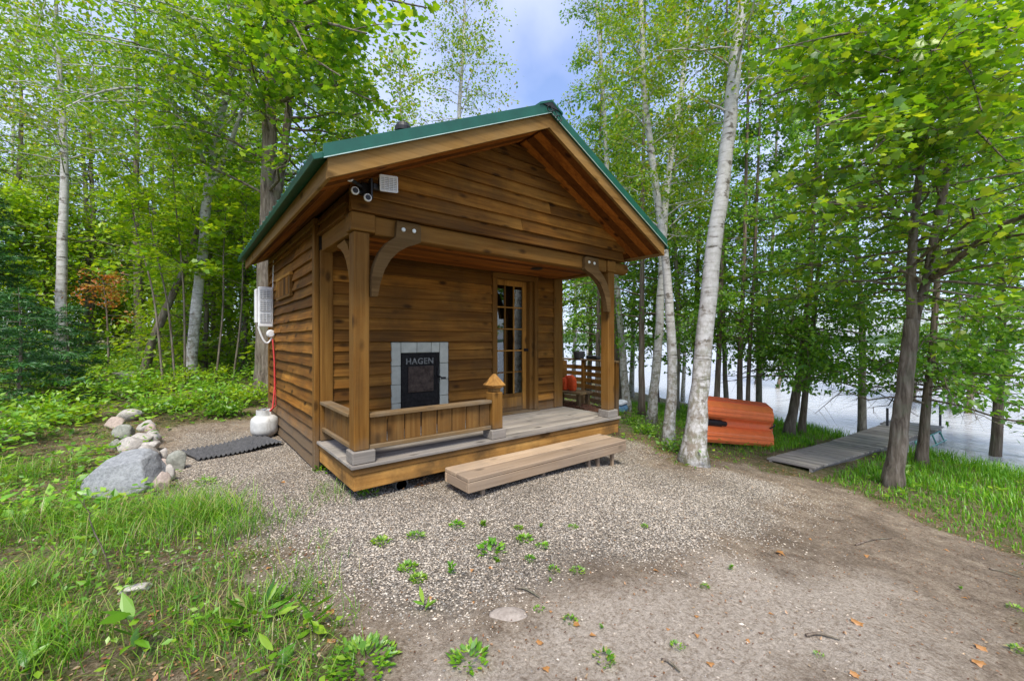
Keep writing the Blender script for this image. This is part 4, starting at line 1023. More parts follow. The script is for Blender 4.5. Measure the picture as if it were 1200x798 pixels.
# ---- right side: birches in front of the lake
P, d = stem_px([(812, 543), (822, 440), (832, 330), (848, 200), (859, 100), (868, 0), (880, -160), (885, -300)])
t = Tree(P[0], 11); S, Rr = t.stem(P, wpx(24.5, d), wpx(9, d), 40, 16, 1.0)
t.crown_on(S, Rr, .50, 1, 34, (1.0, 2.2), (.1, .8), .25, 12, .6, .004, rl=.15); t.foliage(18, .062, 'birch', .12, .5, .5)
t.finish('birch_tree', 'stout white birch with lichen covered foot before the orange boat', 'tree', B_birch, L_birch)
P, d = stem_px([(783, 522), (788, 440), (785, 370), (779, 300), (766, 200), (756, 120), (752, 40), (748, -80), (742, -220)])
t = Tree(P[0], 12); S, Rr = t.stem(P, wpx(13.5, d), wpx(4, d), 40, 12, .5)
t.crown_on(S, Rr, .40, 1, 44, (.8, 1.9), (.1, .8), .3, 13, .5, .004, rl=.2); t.foliage(18, .055, 'birch', .12, .5, .5)
t.finish('birch_tree', 'crooked slim white birch nearest the right roof corner', 'tree', B_birch, L_birch)
P, d = stem_px([(762, 496), (771, 410), (775, 330), (779, 250), (788, 170), (800, 90), (806, 0), (812, -120)])
t = Tree(P[0], 13); S, Rr = t.stem(P, wpx(12, d), wpx(4, d), 36, 10, .5)
t.crown_on(S, Rr, .36, 1, 46, (.9, 2.1), (.1, .8), .3, 13, .55, .004, rl=.2); t.foliage(18, .06, 'birch', .13, .5, .5)
t.finish('birch_tree', 'slim birch just behind the crooked one, its trunk bowed right', 'tree', B_birch, L_birch)
P, d = stem_px([(735, 482), (731, 430), (726, 370), (719, 300), (712, 220), (708, 130), (700, 20), (690, -80)])
t = Tree(P[0], 14); S, Rr = t.stem(P, wpx(10, d), wpx(3, d), 36, 10, .4)
t.crown_on(S, Rr, .38, 1, 46, (1.0, 2.1), (.1, .8), .3, 12, .6, .004, rl=.2); t.foliage(18, .062, 'birch', .13, .5, .5)
t.finish('birch_tree', 'thin leaning white birch seen beside the right porch post', 'tree', B_birch, L_birch)

# ---- cedars along the shore: dark sprays, bare lower trunks
CED = [((752, 488), (752, 380), (753, 250), (755, 80), 9, 'dark straight cedar between two white birches'),
       ((838, 478), (843, 400), (846, 300), (850, 120), 8, 'slim cedar standing directly behind the stout birch'),
       ((866, 480), (868, 400), (872, 300), (876, 120), 8, 'cedar behind the orange boat, left of two close trunks'),
       ((875, 482), (879, 400), (884, 310), (890, 140), 6, 'thinner cedar behind the orange boat, right of two close trunks'),
       ((880, 486), (893, 420), (903, 330), (910, 150), 9, 'cedar behind the orange boat with trunk leaning right'),
       ((899, 492), (918, 430), (931, 350), (944, 200), 6, 'slanting thin cedar at the right end of the orange boat'),
       ((924, 510), (938, 430), (948, 340), (958, 150), 13, 'thick cedar of a pair left of the dock'),
       ((939, 508), (947, 430), (957, 340), (975, 150), 9, 'slim cedar of a pair left of the dock, growing behind its thick twin'),
       ((1080, 546), (1087, 460), (1095, 380), (1104, 180), 15, 'brown cedar rising from the bank right behind the forked maple'),
       ((1066, 520), (1072, 450), (1076, 390), (1084, 200), 8, 'thin dark trunk seen between the forked maple and the cedar on the bank'),
       ((1127, 540), (1138, 450), (1145, 350), (1152, 180), 11, 'rightmost cedar, straight on the grassy bank by the water'),
       ((700, 470), (701, 400), (702, 300), (704, 140), 7, 'cedar seen through the porch beyond the slatted screen')]
for k, (a, b, c, e, w, lab) in enumerate(CED):
    dd = 10.5 if k in (1, 2, 3) else (13.0 if k == 11 else None)
    P, d = stem_px([a, b, c, e], dd); top = P[-1] + (P[-1] - P[-2]) * .6 + np.array([0, 0, 1.2]); P.append(top)
    t = Tree(P[0], 40 + k); S, Rr = t.stem(P, wpx(w, d), .02, 26, 8, .45)
    far_r = k in (6, 7, 8, 9, 10)
    t.crown_on(S, Rr, .20 if far_r else .24, .98, 84 if far_r else (46 if w > 7 else 36), (1.0, 2.7), (-.15, .3), .24, 12, .6, .004, None, .45, .22, .35, .25)
    t.foliage(14 if far_r else 11, .092, 'spray', .09, .9, .5, zmin=.62 if far_r else .35)
    t.finish('cedar_tree', lab, 'tree', B_cedar, L_cedar)
P, d = stem_px([(1103, 533), (1113, 480), (1119, 440), (1124, 330), (1120, 180), (1116, 20)])
t = Tree(P[0], 60); S, Rr = t.stem(P, wpx(15, d), wpx(5, d), 30, 10, .6)
t.crown_on(S, Rr, .3, 1, 24, (1.2, 2.2), (.0, .6), .2, 8, .6); t.foliage(10, .08, 'birch', .11, .7, .4, zmin=.7)
t.finish('birch_tree', 'mossy pale birch on the bank between the two cedars', 'tree', B_birch, L_birch)

# ---- the forked maple on the bank, its leaves close overhead
P, d = stem_px([(1045, 570), (1053, 520), (1058, 470), (1064, 420), (1069, 375)])
t = Tree(P[0], 70); S, Rr = t.stem(P, wpx(24, d), wpx(19, d), 20, 14, .4)
fork = P[-1]; d_ = d
A = [fork, at(1068, 320, d), at(1073, 240, d), at(1085, 140, d - .3), at(1092, 20, d - .6), at(1095, -140, d - 1)]
Bm = [fork - np.array([0, 0, .02]), at(1085, 330, d), at(1097, 265, d), at(1110, 200, d), at(1116, 120, d - .2), at(1130, 0, d - .2), at(1140, -150, d)]
SA, RA = t.stem(A, wpx(15, d), .02, 22, 10); SB, RB = t.stem(Bm, wpx(14, d), .02, 22, 10)
for pts, r_ in (([(1086, 330), (1120, 305), (1165, 270), (1215, 248), (1290, 230)], .05), ([(1090, 300), (1130, 290), (1180, 278), (1240, 268)], .035), ([(1076, 250), (1040, 245), (990, 240), (950, 238)], .022), ([(1082, 345), (1100, 350), (1140, 360), (1190, 355)], .018)):
    Q = spline([at(u, v, d - .55 * k) for k, (u, v) in enumerate(pts)], 12) - t.b
    t.w.tube(Q, np.linspace(r_, r_ * .3, 12), 6, False); t.twigs(Q, .9, 14, .006, .2, flat=.3)
t.crown_on(SA, RA, .12, 1, 40, (1.4, 2.8), (-.1, .45), .12, 9, .7, .006, None, .3, .05, .3)
t.crown_on(SB, RB, .12, 1, 40, (1.4, 2.8), (-.1, .45), .12, 9, .7, .006, None, .3, .05, .3)
# limbs reaching towards the photographer
for (u, v, dd, u2, v2, d2) in ((1085, 140, 6, 960, 150, 4.1), (1092, 60, 6, 900, 60, 4.2), (1085, 160, 6, 1010, 190, 4.0), (1110, 100, 6, 1090, 60, 3.7), (1116, 60, 6, 1150, 130, 3.8), (1095, 0, 5.6, 960, -30, 3.8), (1100, 90, 6, 880, 120, 5.0), (1120, 40, 6, 1190, 40, 3.6), (1080, 200, 6, 920, 225, 5.2), (1100, 190, 6.2, 1040, 130, 4.4), (1100, 150, 6.2, 1180, 190, 4.2), (1095, 80, 6, 980, 80, 4.6)):
    a, b = at(u, v, dd) - t.b, at(u2, v2, d2) - t.b; Q = spline([a, (a + b) / 2 + np.array([0, 0, .22]), b], 10)
    t.w.tube(Q, np.linspace(.028, .006, 10), 5, False)
    for k in range(7):
        i = 2 + k; e = t.r.normal(0, 1, 3) * np.array([1, 1, .18]); q2 = Q[i] + unit(e) * t.r.uniform(.4, .8); LQ = spline([Q[i], (Q[i] + q2) / 2 + [0, 0, .04], q2], 5)
        t.w.tube(LQ, [.007, .006, .005, .004, .002], 3, False); t.twigs(LQ, .36, 5, .0025, .2, flat=.25)
    t.twigs(Q, .5, 10, .004, .3, flat=.25)
t.foliage(11, .078, 'maple', .09, 1.3, .25, .45, zmin=.75)
t.finish('maple_tree', 'forked maple on the grassy bank with leaves reaching overhead', 'tree', B_maple, L_maple)
# ---- left side
P, d = stem_px([(222, 452), (228, 380), (237, 300), (244, 220), (256, 150), (271, 90), (281, 20), (290, -80), (292, -180)])
t = Tree(P[0], 80); S, Rr = t.stem(P, wpx(16, d), wpx(5, d), 36, 12, .5)
F = [at(244, 225, d), at(262, 190, d), at(284, 130, d - .2), at(300, 80, d - .4), at(318, 0, d - .6)]; SF, RF = t.stem(F, wpx(8, d), .02, 16, 8)
for pts in ([(247, 150), (215, 130), (170, 105), (120, 108), (70, 130)], [(256, 140), (215, 100), (160, 65), (110, 60)], [(240, 190), (225, 160), (200, 120)], [(262, 100), (225, 85), (190, 75)]):
    Q = spline([at(u, v, d - .6 * k) for k, (u, v) in enumerate(pts)], 12) - t.b; t.w.tube(Q, np.linspace(.05, .012, 12), 6, False); t.twigs(Q, 1.0, 20, .007, .2, flat=.4)
t.crown_on(S, Rr, .42, 1, 30, (1.4, 2.8), (.0, .6), .15, 9, .8); t.crown_on(SF, RF, .3, 1, 14, (1.2, 2.2), (.0, .6), .15, 9, .7)
for (u, v, dd, u2, v2, d2) in ((262, 110, 10.5, 130, 50, 7.5), (262, 100, 10.5, 40, 30, 7.6), (255, 150, 10.5, 90, 120, 8), (250, 170, 10.5, 10, 95, 8.5), (272, 80, 10.5, 200, 10, 7), (270, 60, 10.5, 20, -20, 7), (275, 50, 10.4, 110, -10, 7.2), (250, 180, 10.5, 180, 150, 8.6), (280, 30, 10.4, 260, 20, 7.6), (262, 120, 10.5, 60, 75, 9)):
    a, b = at(u, v, dd) - t.b, at(u2, v2, d2) - t.b; Q = spline([a, (a + b) / 2 + np.array([0, 0, .3]), b], 10); t.w.tube(Q, np.linspace(.035, .008, 10), 5, False)
    for k in range(9):
        i = 1 + k if k < 8 else 9; e = t.r.normal(0, 1, 3) * np.array([1, 1, .2]); q2 = Q[i] + unit(e) * t.r.uniform(.5, 1.1); LQ = spline([Q[i], (Q[i] + q2) / 2 + [0, 0, .05], q2], 5)
        t.w.tube(LQ, [.008, .007, .005, .004, .002], 3, False); t.twigs(LQ, .45, 5, .003, .2, flat=.25)
t.foliage(15, .095, 'oval', .14, 1.2, .25, .45)
t.finish('maple_tree', 'pale patched tree leaning right at the woodland edge', 'tree', B_birch, L_maple)
P, d = stem_px([(311, 463), (311, 400), (312, 320), (315, 220), (317, 120), (318, 30), (322, -80), (326, -200)])
t = Tree(P[0], 81); S, Rr = t.stem(P, wpx(28, d), wpx(9, d), 36, 14, .35)
F = [at(315, 265, d), at(327, 215, d), at(338, 130, d), at(345, 20, d - .2), at(356, -80, d - .4)]; SF, RF = t.stem(F, wpx(15, d), .03, 18, 10)
t.crown_on(S, Rr, .38, 1, 34, (1.8, 3.4), (.0, .6), .15, 10, .9); t.crown_on(SF, RF, .25, 1, 22, (1.6, 3.0), (-.1, .5), .15, 10, .9)
for (u, v, dd, u2, v2, d2) in ((330, 60, 9, 430, 40, 5.5), (325, 20, 9, 500, 10, 6.0), (325, 90, 9, 400, 90, 6.4), (332, 0, 9, 560, -10, 7.0), (330, 120, 9, 440, 120, 7.0), (326, 40, 9, 360, 60, 6.0), (330, -20, 9, 470, -40, 5.6)):
    a, b = at(u, v, dd) - t.b, at(u2, v2, d2) - t.b; Q = spline([a, (a + b) / 2 + np.array([0, 0, .35]), b], 10); t.w.tube(Q, np.linspace(.045, .01, 10), 5, False)
    for k in range(8):
        i = 1 + k; e = t.r.normal(0, 1, 3) * np.array([1, 1, .2]); q2 = Q[i] + unit(e) * t.r.uniform(.5, 1.1); LQ = spline([Q[i], (Q[i] + q2) / 2 + [0, 0, .05], q2], 5)
        t.w.tube(LQ, [.009, .008, .006, .005, .003], 3, False); t.twigs(LQ, .45, 5, .003, .2, flat=.25)
t.foliage(14, .10, 'maple', .14, 1.5, .2, .45)
t.finish('maple_tree', 'big dark double trunked maple behind the left eave', 'tree', B_maple, L_maple)
P, d = stem_px([(166, 430), (182, 392), (203, 345), (222, 300), (240, 240), (252, 180)], 10.8)
t = Tree(P[0], 82); S, Rr = t.stem(P, wpx(13, d), .05, 20, 10, .2); t.crown_on(S, Rr, .5, 1, 16, (1.0, 2.0), (.1, .8), .1, 8, .8); t.foliage(10, .13, 'oval', .15, 1.2)
t.finish('leaning_tree', 'dark trunk leaning steeply right in the left woods', 'tree', B_maple, L_wood)
for pts, dd, w, lab, sd in (([(70, 420), (73, 300), (76, 200), (73, 130), (68, 40), (64, -60)], 10.6, 17, 'tall white birch at the far left of the woods', 83), ([(16, 420), (16, 280), (15, 190), (18, 90), (20, 0)], 17.0, 6, 'thin pale birch nearest the left picture edge', 84),
                            ([(196, 420), (196, 300), (198, 200), (199, 110), (201, 20)], 19, 6, 'thin pale birch far back left of the leaning tree', 85), ([(536, 420), (536, 300), (537, 200), (539, 120), (544, 40), (546, -60)], 14.0, 9, 'tall birch rising behind the cabin roof ridge', 86), ([(282, 420), (284, 330), (286, 250), (290, 150), (292, 60)], 13, 6, 'slim grey sapling left of the big double trunk', 87)):
    P, d = stem_px(pts, dd); t = Tree(P[0], sd); S, Rr = t.stem(P, wpx(w, d), .025, 30, 9, .3)
    t.crown_on(S, Rr, .36, 1, 48, (1.4, 3.2), (.1, .8), .2, 12, .8, .005, rl=.18); t.foliage(11, .085, 'birch', .15, .6, .4)
    t.finish('birch_tree', lab, 'tree', B_birch, L_birch)
for k, (u, v, u2, v2, lab) in enumerate(((192, 424, 160, 270, 'thin sapling bending left in the woodland understory'), (206, 440, 180, 280, 'second thin sapling bending left beside the leaning trunk'), (217, 444, 205, 230, 'upright dark sapling close before the leaning tree'), (252, 432, 262, 300, 'leafy sapling right of the leaning tree'), (272, 440, 285, 300, 'leafy sapling before the big double trunk'))):
    P, d = stem_px([(u, v), ((u + u2) / 2 + 4, (v + v2) / 2), (u2, v2), (u2 - (u - u2) * .3, v2 - 60)], 9.3 + .3 * k); t = Tree(P[0], 90 + k); S, Rr = t.stem(P, .028, .008, 16, 6)
    t.crown_on(S, Rr, .45, 1, 13, (.7, 1.4), (-.1, .5), .1, 7, .5, .004, None, .3, 0, .25); t.foliage(9, .105, 'maple' if k % 2 else 'oval', .09, 1.8)
    t.finish('sapling', lab, 'tree', B_maple, L_wood)
# the red shrub
P, d = stem_px([(128, 424), (126, 380), (123, 345), (120, 325)], 11.0); t = Tree(P[0], 96); S, Rr = t.stem(P, .03, .01, 12, 6); t.crown_on(S, Rr, .4, 1, 14, (.4, .9), (-.1, .6), .1, 6, .4, .004); t.foliage(8, .09, 'oval', .10, 1.0)
t.finish('red_shrub', 'orange red shrub turning colour among green plants', 'shrub', B_maple, L_red)
# firs
def fir(base, h, rad, seed, label, z0=.06):
    t = Tree(base, seed); S, Rr = t.stem([base, base + np.array([.02, .02, h * .5]), base + np.array([0, 0, h])], .012 * h + .015, .006, 20, 7)
    n = int(15 * h)
    for k in range(n):
        f = z0 + (1 - z0) * k / n; p = np.array([0, 0, h * f]); l = rad * (1 - f) ** .85 * t.r.uniform(.8, 1.1) + .05; a = k * 2.4 + t.r.normal(0, .3)
        Q = t.limb(p, (math.cos(a), math.sin(a), .10), l, .009, .12, 6, 0, 4)
        m = max(4, int(l * 17))
        for q_ in range(m):
            x = (q_ + .5) / m * 5; i = min(int(x), 4); c = Q[i] + (Q[i + 1] - Q[i]) * (x - i); sd = 1 if q_ % 2 else -1
            dr = unit(Q[i + 1] - Q[i]); sv = np.array([-dr[1], dr[0], 0]) * sd; t.tw.append((c, unit(dr * .7 + sv * .8 + [0, 0, -.05]), (.13 + .25 * l * (1 - q_ / m))))
    t.foliage(24, .10, 'needle', .02, .9, .1); return t.finish('fir_tree', label, 'tree', B_maple, L_fir)
x, y = at(22, 430, 7.6)[:2]; fir(np.array([x, y, float(ground_z(x, y))]), 2.15, 1.15, 101, 'bushy dark young fir at the left edge')
x, y = at(78, 430, 9.0)[:2]; fir(np.array([x, y, float(ground_z(x, y))]), 1.9, .95, 102, 'smaller dark young fir right of the bushy one')
x, y = at(-30, 430, 9.5)[:2]; fir(np.array([x, y, float(ground_z(x, y))]), 5.4, 1.7, 103, 'tall dark fir with layered boughs at the left edge', .12)

# ---- the woods behind: a few grown trees, copied
def proto(seed, h, leaf, tmpl, size, bark, label, group, nb=40, L=(1.4, 2.8), el=(.0, .6), t0=.18, nl=9, ns=8, zmin=None):
    t = Tree((0, 0, 0), seed); S, Rr = t.stem([(0, 0, 0), (.1, .05, h * .4), (.0, .15, h * .75), (.1, .1, h)], .010 * h + .02, .02, 20, 7, .3)
    t.crown_on(S, Rr, t0, 1, nb, L, el, .15, ns, .9, .007, None, .55); t.foliage(nl, size, tmpl, .17, 1.1, .3, zmin=zmin)
    return t.finish('forest_tree', label, 'tree', bark, leaf, group)
GW = 'trees in the woods behind the cabin'
pro = [proto(201, 10, L_wood, 'oval', .16, B_grey, 'bright green leafy tree in the woods behind the cabin', GW), proto(202, 12, L_maple, 'oval', .16, B_maple, 'deep green leafy tree in the woods behind the cabin', GW),
       proto(203, 13, L_birch, 'birch', .13, B_birch, 'sparse white stemmed birch in the woods behind the cabin', GW, 40, (1.0, 2.2), (.2, .8), .35, 8),
       proto(204, 5.5, L_wood, 'oval', .15, B_maple, 'low bright green young tree in the woods behind the cabin', GW, 44, (1.0, 2.2), (-.1, .5), .05, 13)]
EXTRA = [(20, 14.5, 1), (-60, 13.2, 1), (105, 15.5, 1), (165, 15.2, 1), (400, 16.5, 1), (-140, 12, 3), (-60, 13, 3), (15, 14.5, 3), (48, 14.2, 3), (100, 15.5, 0), (135, 17.6, 3), (165, 18.4, 3), (185, 15.8, 0), (220, 14.5, 3), (250, 13.6, 3), (285, 12.6, 3), (305, 17, 0), (340, 13.0, 3), (380, 14, 3), (-100, 20, 0), (75, 20, 0), (20, 24, 0), (160, 25, 0), (210, 22, 1), (270, 28, 0), (310, 23, 0), (110, 33, 0), (185, 37, 0), (445, 18, 3), (520, 25, 0), (410, 30, 0)]
spots = []
fr_ = np.random.default_rng(31)
for k, (u, d) in enumerate([(-120, 15), (-40, 19), (30, 22), (95, 17), (140, 24), (60, 28), (175, 20), (110, 18.5), (230, 17), (255, 25), (150, 32), (290, 21), (330, 15.5), (350, 27), (385, 19), (430, 24), (420, 15), (470, 17.5), (505, 22), (470, 30), (560, 26), (600, 19), (40, 36), (250, 38), (350, 40), (0, 13), (205, 17.5), (240, 12.2), (270, 14.5), (-60, 27), (400, 12.5), (640, 26), (690, 32)]):
    spots.append((u, d))
spots += [(a, b) for a, b, c in EXTRA]
kinds = [1, 0, 2, 3, 0, 1, 3, 3, 0, 2, 1, 0, 3, 0, 2, 1, 2, 2, 0, 1, 2, 2, 0, 1, 0, 3, 3, 3, 0, 1, 3, 2, 2] + [c for a, b, c in EXTRA]
used = set()
for (u, d), k in zip(spots, kinds):
    o = pro[k] if k not in used else copy_tree(pro[k]); used.add(k)
    x, y = at(u, 400, d)[:2]; o.location = (x, y, float(ground_z(x, y)) - .05); o.rotation_euler = (0, 0, fr_.uniform(0, 6.28)); s = fr_.uniform(.85, 1.15); o.scale = (s, s, s)
# lakeside fill: leafy trees behind the cabin on the right, before the water
GL = 'lakeside trees beyond the cabin'
pl = [proto(211, 9, L_birch, 'birch', .105, B_birch, 'light green leafy birch on the lake shore beyond the cabin', GL, 44, (1.1, 2.3), (.0, .7), .30, 8, zmin=1.35), proto(212, 9.5, L_cedar, 'spray', .17, B_cedar, 'dark feathery cedar on the lake shore beyond the cabin', GL, 52, (1.0, 1.9), (-.2, .2), .17, 8, zmin=1.35),
      proto(213, 8, L_wood, 'oval', .13, B_grey, 'bright leafy maple on the lake shore beyond the cabin', GL, 44, (1.2, 2.5), (-.1, .5), .26, 8, zmin=1.35)]
used = set()
for (u, d, k) in [(660, 15, 2), (690, 17, 1), (672, 21, 0), (725, 14.5, 1), (740, 17, 0), (770, 15.5, 1), (792, 13.5, 2), (815, 14.5, 1), (800, 18, 0), (852, 13.5, 2), (889, 12.8, 2), (705, 24, 1), (1235, 9.0, 2), (1010, 10.9, 2), (1275, 7.6, 2), (1165, 9.6, 1)]:
    o = pl[k] if k not in used else copy_tree(pl[k]); used.add(k)
    x, y = at(u, 400, d)[:2]; o.location = (x, y, float(ground_z(x, y)) - .05); o.rotation_euler = (0, 0, fr_.uniform(0, 6.28)); s = fr_.uniform(.85, 1.15); o.scale = (s, s, s)

# ---- shrubs
def shrub(base, r, h, seed, leaf, size, label, group, tm='oval'):
    t = Tree(base, seed)
    for k in range(9):
        a = k * 2.4; Q = t.limb(np.array([0, 0, -.03]), (math.cos(a) * r, math.sin(a) * r, h * t.r.uniform(.7, 1.1)), math.hypot(r, h) * t.r.uniform(.6, 1), .008, .15, 6, 0, 4); t.twigs(Q, .35 * r + .1, 7, .003, .25, 0, .9, .4)
    t.foliage(9, size, tm, .06, 1.6); o = t.finish('leafy_shrub', label, 'shrub', B_maple, leaf, group); return o
for k, (u, d, r, h, lab) in enumerate([(60, 8.0, .6, .75, 0), (140, 8.6, .6, .6, 0), (185, 9.2, .5, .6, 0), (255, 8.8, .5, .55, 0), (285, 8.6, .4, .5, 0), (20, 6.5, .6, .5, 0), (110, 10, .7, .8, 0), (-10, 5.4, .5, .5, 0), (235, 10.2, .6, .7, 0), (160, 11.5, .8, .9, 0), (75, 6.6, .45, .4, 0), (180, 7.4, .4, .35, 0), (210, 7.9, .45, .4, 0), (262, 7.6, .35, .3, 0), (40, 10.5, .7, .9, 0)]):
    x, y = at(u, 430, d)[:2]; shrub(np.array([x, y, float(ground_z(x, y))]), r, h, 300 + k, L_plant if k % 2 else L_wood, .085, 'low leafy green shrub on the woodland floor left of the cabin', 'woodland shrubs left of the cabin')
for k, (u, v) in enumerate([(742, 498), (756, 508), (718, 488), (795, 530)]):
    x, y, z, d = ground_hit(u, v); shrub(np.array([x, y, z]), .22, .22, 330 + k, L_plant, .055, 'small weedy shrub at the feet of the birches', 'weeds at the feet of the birches')

# ---- stuff: woodland plants, grass, pebbles, litter
def scatter(n, dr, ur, ok, seed, power=1.0):
    r_ = np.random.default_rng(seed); out = []
    d = np.sqrt(r_.uniform(dr[0] ** 2, dr[1] ** 2, n)) if power == 1 else r_.uniform(dr[0], dr[1], n); u = r_.uniform(*ur, n)
    x = CAM[0] + d * FW[0] + d * (u - 600) / FPX * RT[0]; y = CAM[1] + d * FW[1] + d * (u - 600) / FPX * RT[1]
    m = ok(x, y) > r_.random(n); return x[m], y[m], r_
def on_land(x, y): return smooth(12.4, 11.6, lake_s(x, y)) * (1 - ((x > -.08) & (x < 3.95) & (y > -.1) & (y < 4.45)))
def rock_free(x, y):
    f = np.ones(np.shape(x))
    for a, b, r in ROCKS: f = f * (np.hypot(x - a, y - b) > r)
    return f
def dock_free(x, y):
    f = np.ones(np.shape(x))
    for a, b, w in ((nc - d1 * .25, jc, .50), (jc, endc, .62)):
        ab = b - a; P = np.stack([x, y], -1); t_ = np.clip(((P - a) @ ab) / (ab @ ab), 0, 1); dd = np.linalg.norm(P - a - t_[..., None] * ab, axis=-1)
        f = f * smooth(w, w + .12, dd)
    return f
clump = lambda x, y: np.clip(.55 + .8 * np.sin(2.3 * x + 1.1 * y + 2) * np.sin(1.9 * y - 1.2 * x) + .35 * np.sin(6.1 * x - 3 * y) * np.sin(5.2 * y + 2 * x), 0, 1)
g = Geo()
x, y, r_ = scatter(84000, (3.3, 19), (-260, 420), lambda x, y: rock_free(x, y) * (1 - w_bare(x, y)) * (1 - w_gravel(x, y)) * on_land(x, y) * clump(x, y) * smooth(6.0, 3.0, lake_s(x, y)) * (y > 1.2), 41)
n = len(x); z = ground_z(x, y) + r_.uniform(.03, 1, n) ** 1.3 * (.34 + .40 * clump(y * .6, x * .7)) * (.25 + .75 * smooth(3.6, 6.0, (x - CAM[0]) * FW[0] + (y - CAM[1]) * FW[1]))
leaves(g, np.stack([x, y, z], -1), r_.normal(0, 1, (n, 3)) * [1, 1, .25], np.array([0, 0, 1.6]) + r_.normal(0, .5, (n, 3)), r_.uniform(.04, .14, n), 'oval', r_)
x, y, r_ = scatter(9000, (5, 15), (640, 1250), lambda x, y: dock_free(x, y) * (1 - w_bare(x, y)) * on_land(x, y) * clump(y, x) * smooth(11.5, 8, lake_s(x, y)), 42)
n = len(x); z = ground_z(x, y) + r_.uniform(.02, 1, n) ** 1.5 * .22
leaves(g, np.stack([x, y, z], -1), r_.normal(0, 1, (n, 3)) * [1, 1, .25], np.array([0, 0, 1.6]) + r_.normal(0, .5, (n, 3)), r_.uniform(.04, .10, n), 'oval', r_)
x, y, r_ = scatter(17000, (1.5, 6.2), (-200, 460), lambda x, y: (1 - w_bare(x, y)) * (1 - w_gravel(x, y)) * on_land(x, y) * (.10 + .9 * clump(y * 1.7 + 1, x * 1.5) ** 2) * (.25 + .75 * smooth(2.5, 5, np.hypot(x + 1.2, y + 3.8))) * (x < 1), 47, 2)
n = len(x); z = ground_z(x, y) + r_.uniform(.03, 1, n) ** 1.5 * .13
leaves(g, np.stack([x, y, z], -1), r_.normal(0, 1, (n, 3)) * [1, 1, .3], np.array([0, 0, 1.5]) + r_.normal(0, .5, (n, 3)), r_.uniform(.018, .055, n), 'oval', r_)
tag(g.build('ground_cover', L_plant), 'low broad leaved plants covering the woodland floor', 'ground cover', kind='stuff')

def blades(g, x, y, z, L, w, r_, lean=.5, az=None):
    n = len(x); a = r_.uniform(0, 6.283, n) if az is None else az; ln = np.abs(r_.normal(lean, .25, n)); dx, dy = np.cos(a), np.sin(a); sx, sy = -dy, dx
    V = []
    for t, k in ((0, 1), (.45, .85), (.8, .55), (1, .0)):
        hz = L * (t - .32 * ln * t * t); ho = L * ln * t * t * .85
        if k > 0:
            for s in (-1, 1): V.append(np.stack([x + dx * ho + s * sx * w * k, y + dy * ho + s * sy * w * k, z + hz], -1))
        else: V.append(np.stack([x + dx * ho, y + dy * ho, z + hz], -1))
    V = np.stack(V, 1); i = np.arange(n)[:, None] * 7
    g.add(V.reshape(-1, 3), [np.concatenate([i + [0, 1, 3, 2], i + [2, 3, 5, 4]]), i + [4, 5, 6]])
g = Geo()
gl = lambda x, y: (1 - w_bare(x, y)) * (1 - .9 * w_gravel(x, y)) * on_land(x, y) * (.06 + .94 * clump(x * 1.3, y * 1.2) ** 1.7) * (x < 1.6) * (.15 + .85 * smooth(5.0, 3.9, (x - CAM[0]) * FW[0] + (y - CAM[1]) * FW[1]))
cx_, cy_, r_ = scatter(4000, (1.2, 6.6), (-180, 480), gl, 43, 2)
m = 13; x = np.repeat(cx_, m) + r_.normal(0, .045, len(cx_) * m); y = np.repeat(cy_, m) + r_.normal(0, .045, len(cx_) * m); Lb = np.repeat(r_.uniform(.04, .15, len(cx_)), m) * r_.uniform(.6, 1.3, len(x))
blades(g, x, y, ground_z(x, y) - .005, Lb, np.full(len(x), .0020) * r_.uniform(.7, 1.4, len(x)), r_, .95)
for (u, v, nb, L0) in ((240, 612, 700, .30), (205, 600, 400, .26), (275, 628, 300, .24), (150, 612, 300, .26), (110, 628, 260, .24), (300, 720, 60, .20), (170, 640, 200, .22), (40, 620, 300, .30), (20, 700, 300, .28), (60, 770, 260, .26), (245, 690, 160, .18), (390, 580, 120, .16), (345, 690, 90, .15), (30, 560, 300, .3)):
    X0, Y0, Z0, d0 = ground_hit(u, v); x = X0 + r_.normal(0, .16, nb); y = Y0 + r_.normal(0, .14, nb)
    blades(g, x, y, ground_z(x, y) - .005, L0 * r_.uniform(.5, 1.2, nb), np.full(nb, .0022), r_, .9)
tag(g.build('grass', L_grass), 'thin tufted grass growing in the left foreground', 'grass', kind='stuff')
g = Geo()
bk = lambda x, y: dock_free(x, y) * (1 - w_bare(x, y)) * on_land(x, y) * np.clip(.30 + 1.0 * smooth(5.6, 8.0, lake_s(x, y)), 0, 1) * (.45 + .55 * clump(x, y)) * (lake_s(x, y) > 2.5)
x, y, r_ = scatter(95000, (3.6, 15), (740, 1420), bk, 44)
s_ = lake_s(x, y); Lb = (.05 + .10 * smooth(5.5, 8.5, s_) + .12 * smooth(9.8, 12, s_)) * r_.uniform(.6, 1.35, len(x))
blades(g, x, y, ground_z(x, y) - .01, Lb, np.full(len(x), .0055) * r_.uniform(.6, 1.4, len(x)), r_, .45)
tag(g.build('bank_grass', L_bank), 'lush bright grass on the bank above the lake', 'grass', kind='stuff')

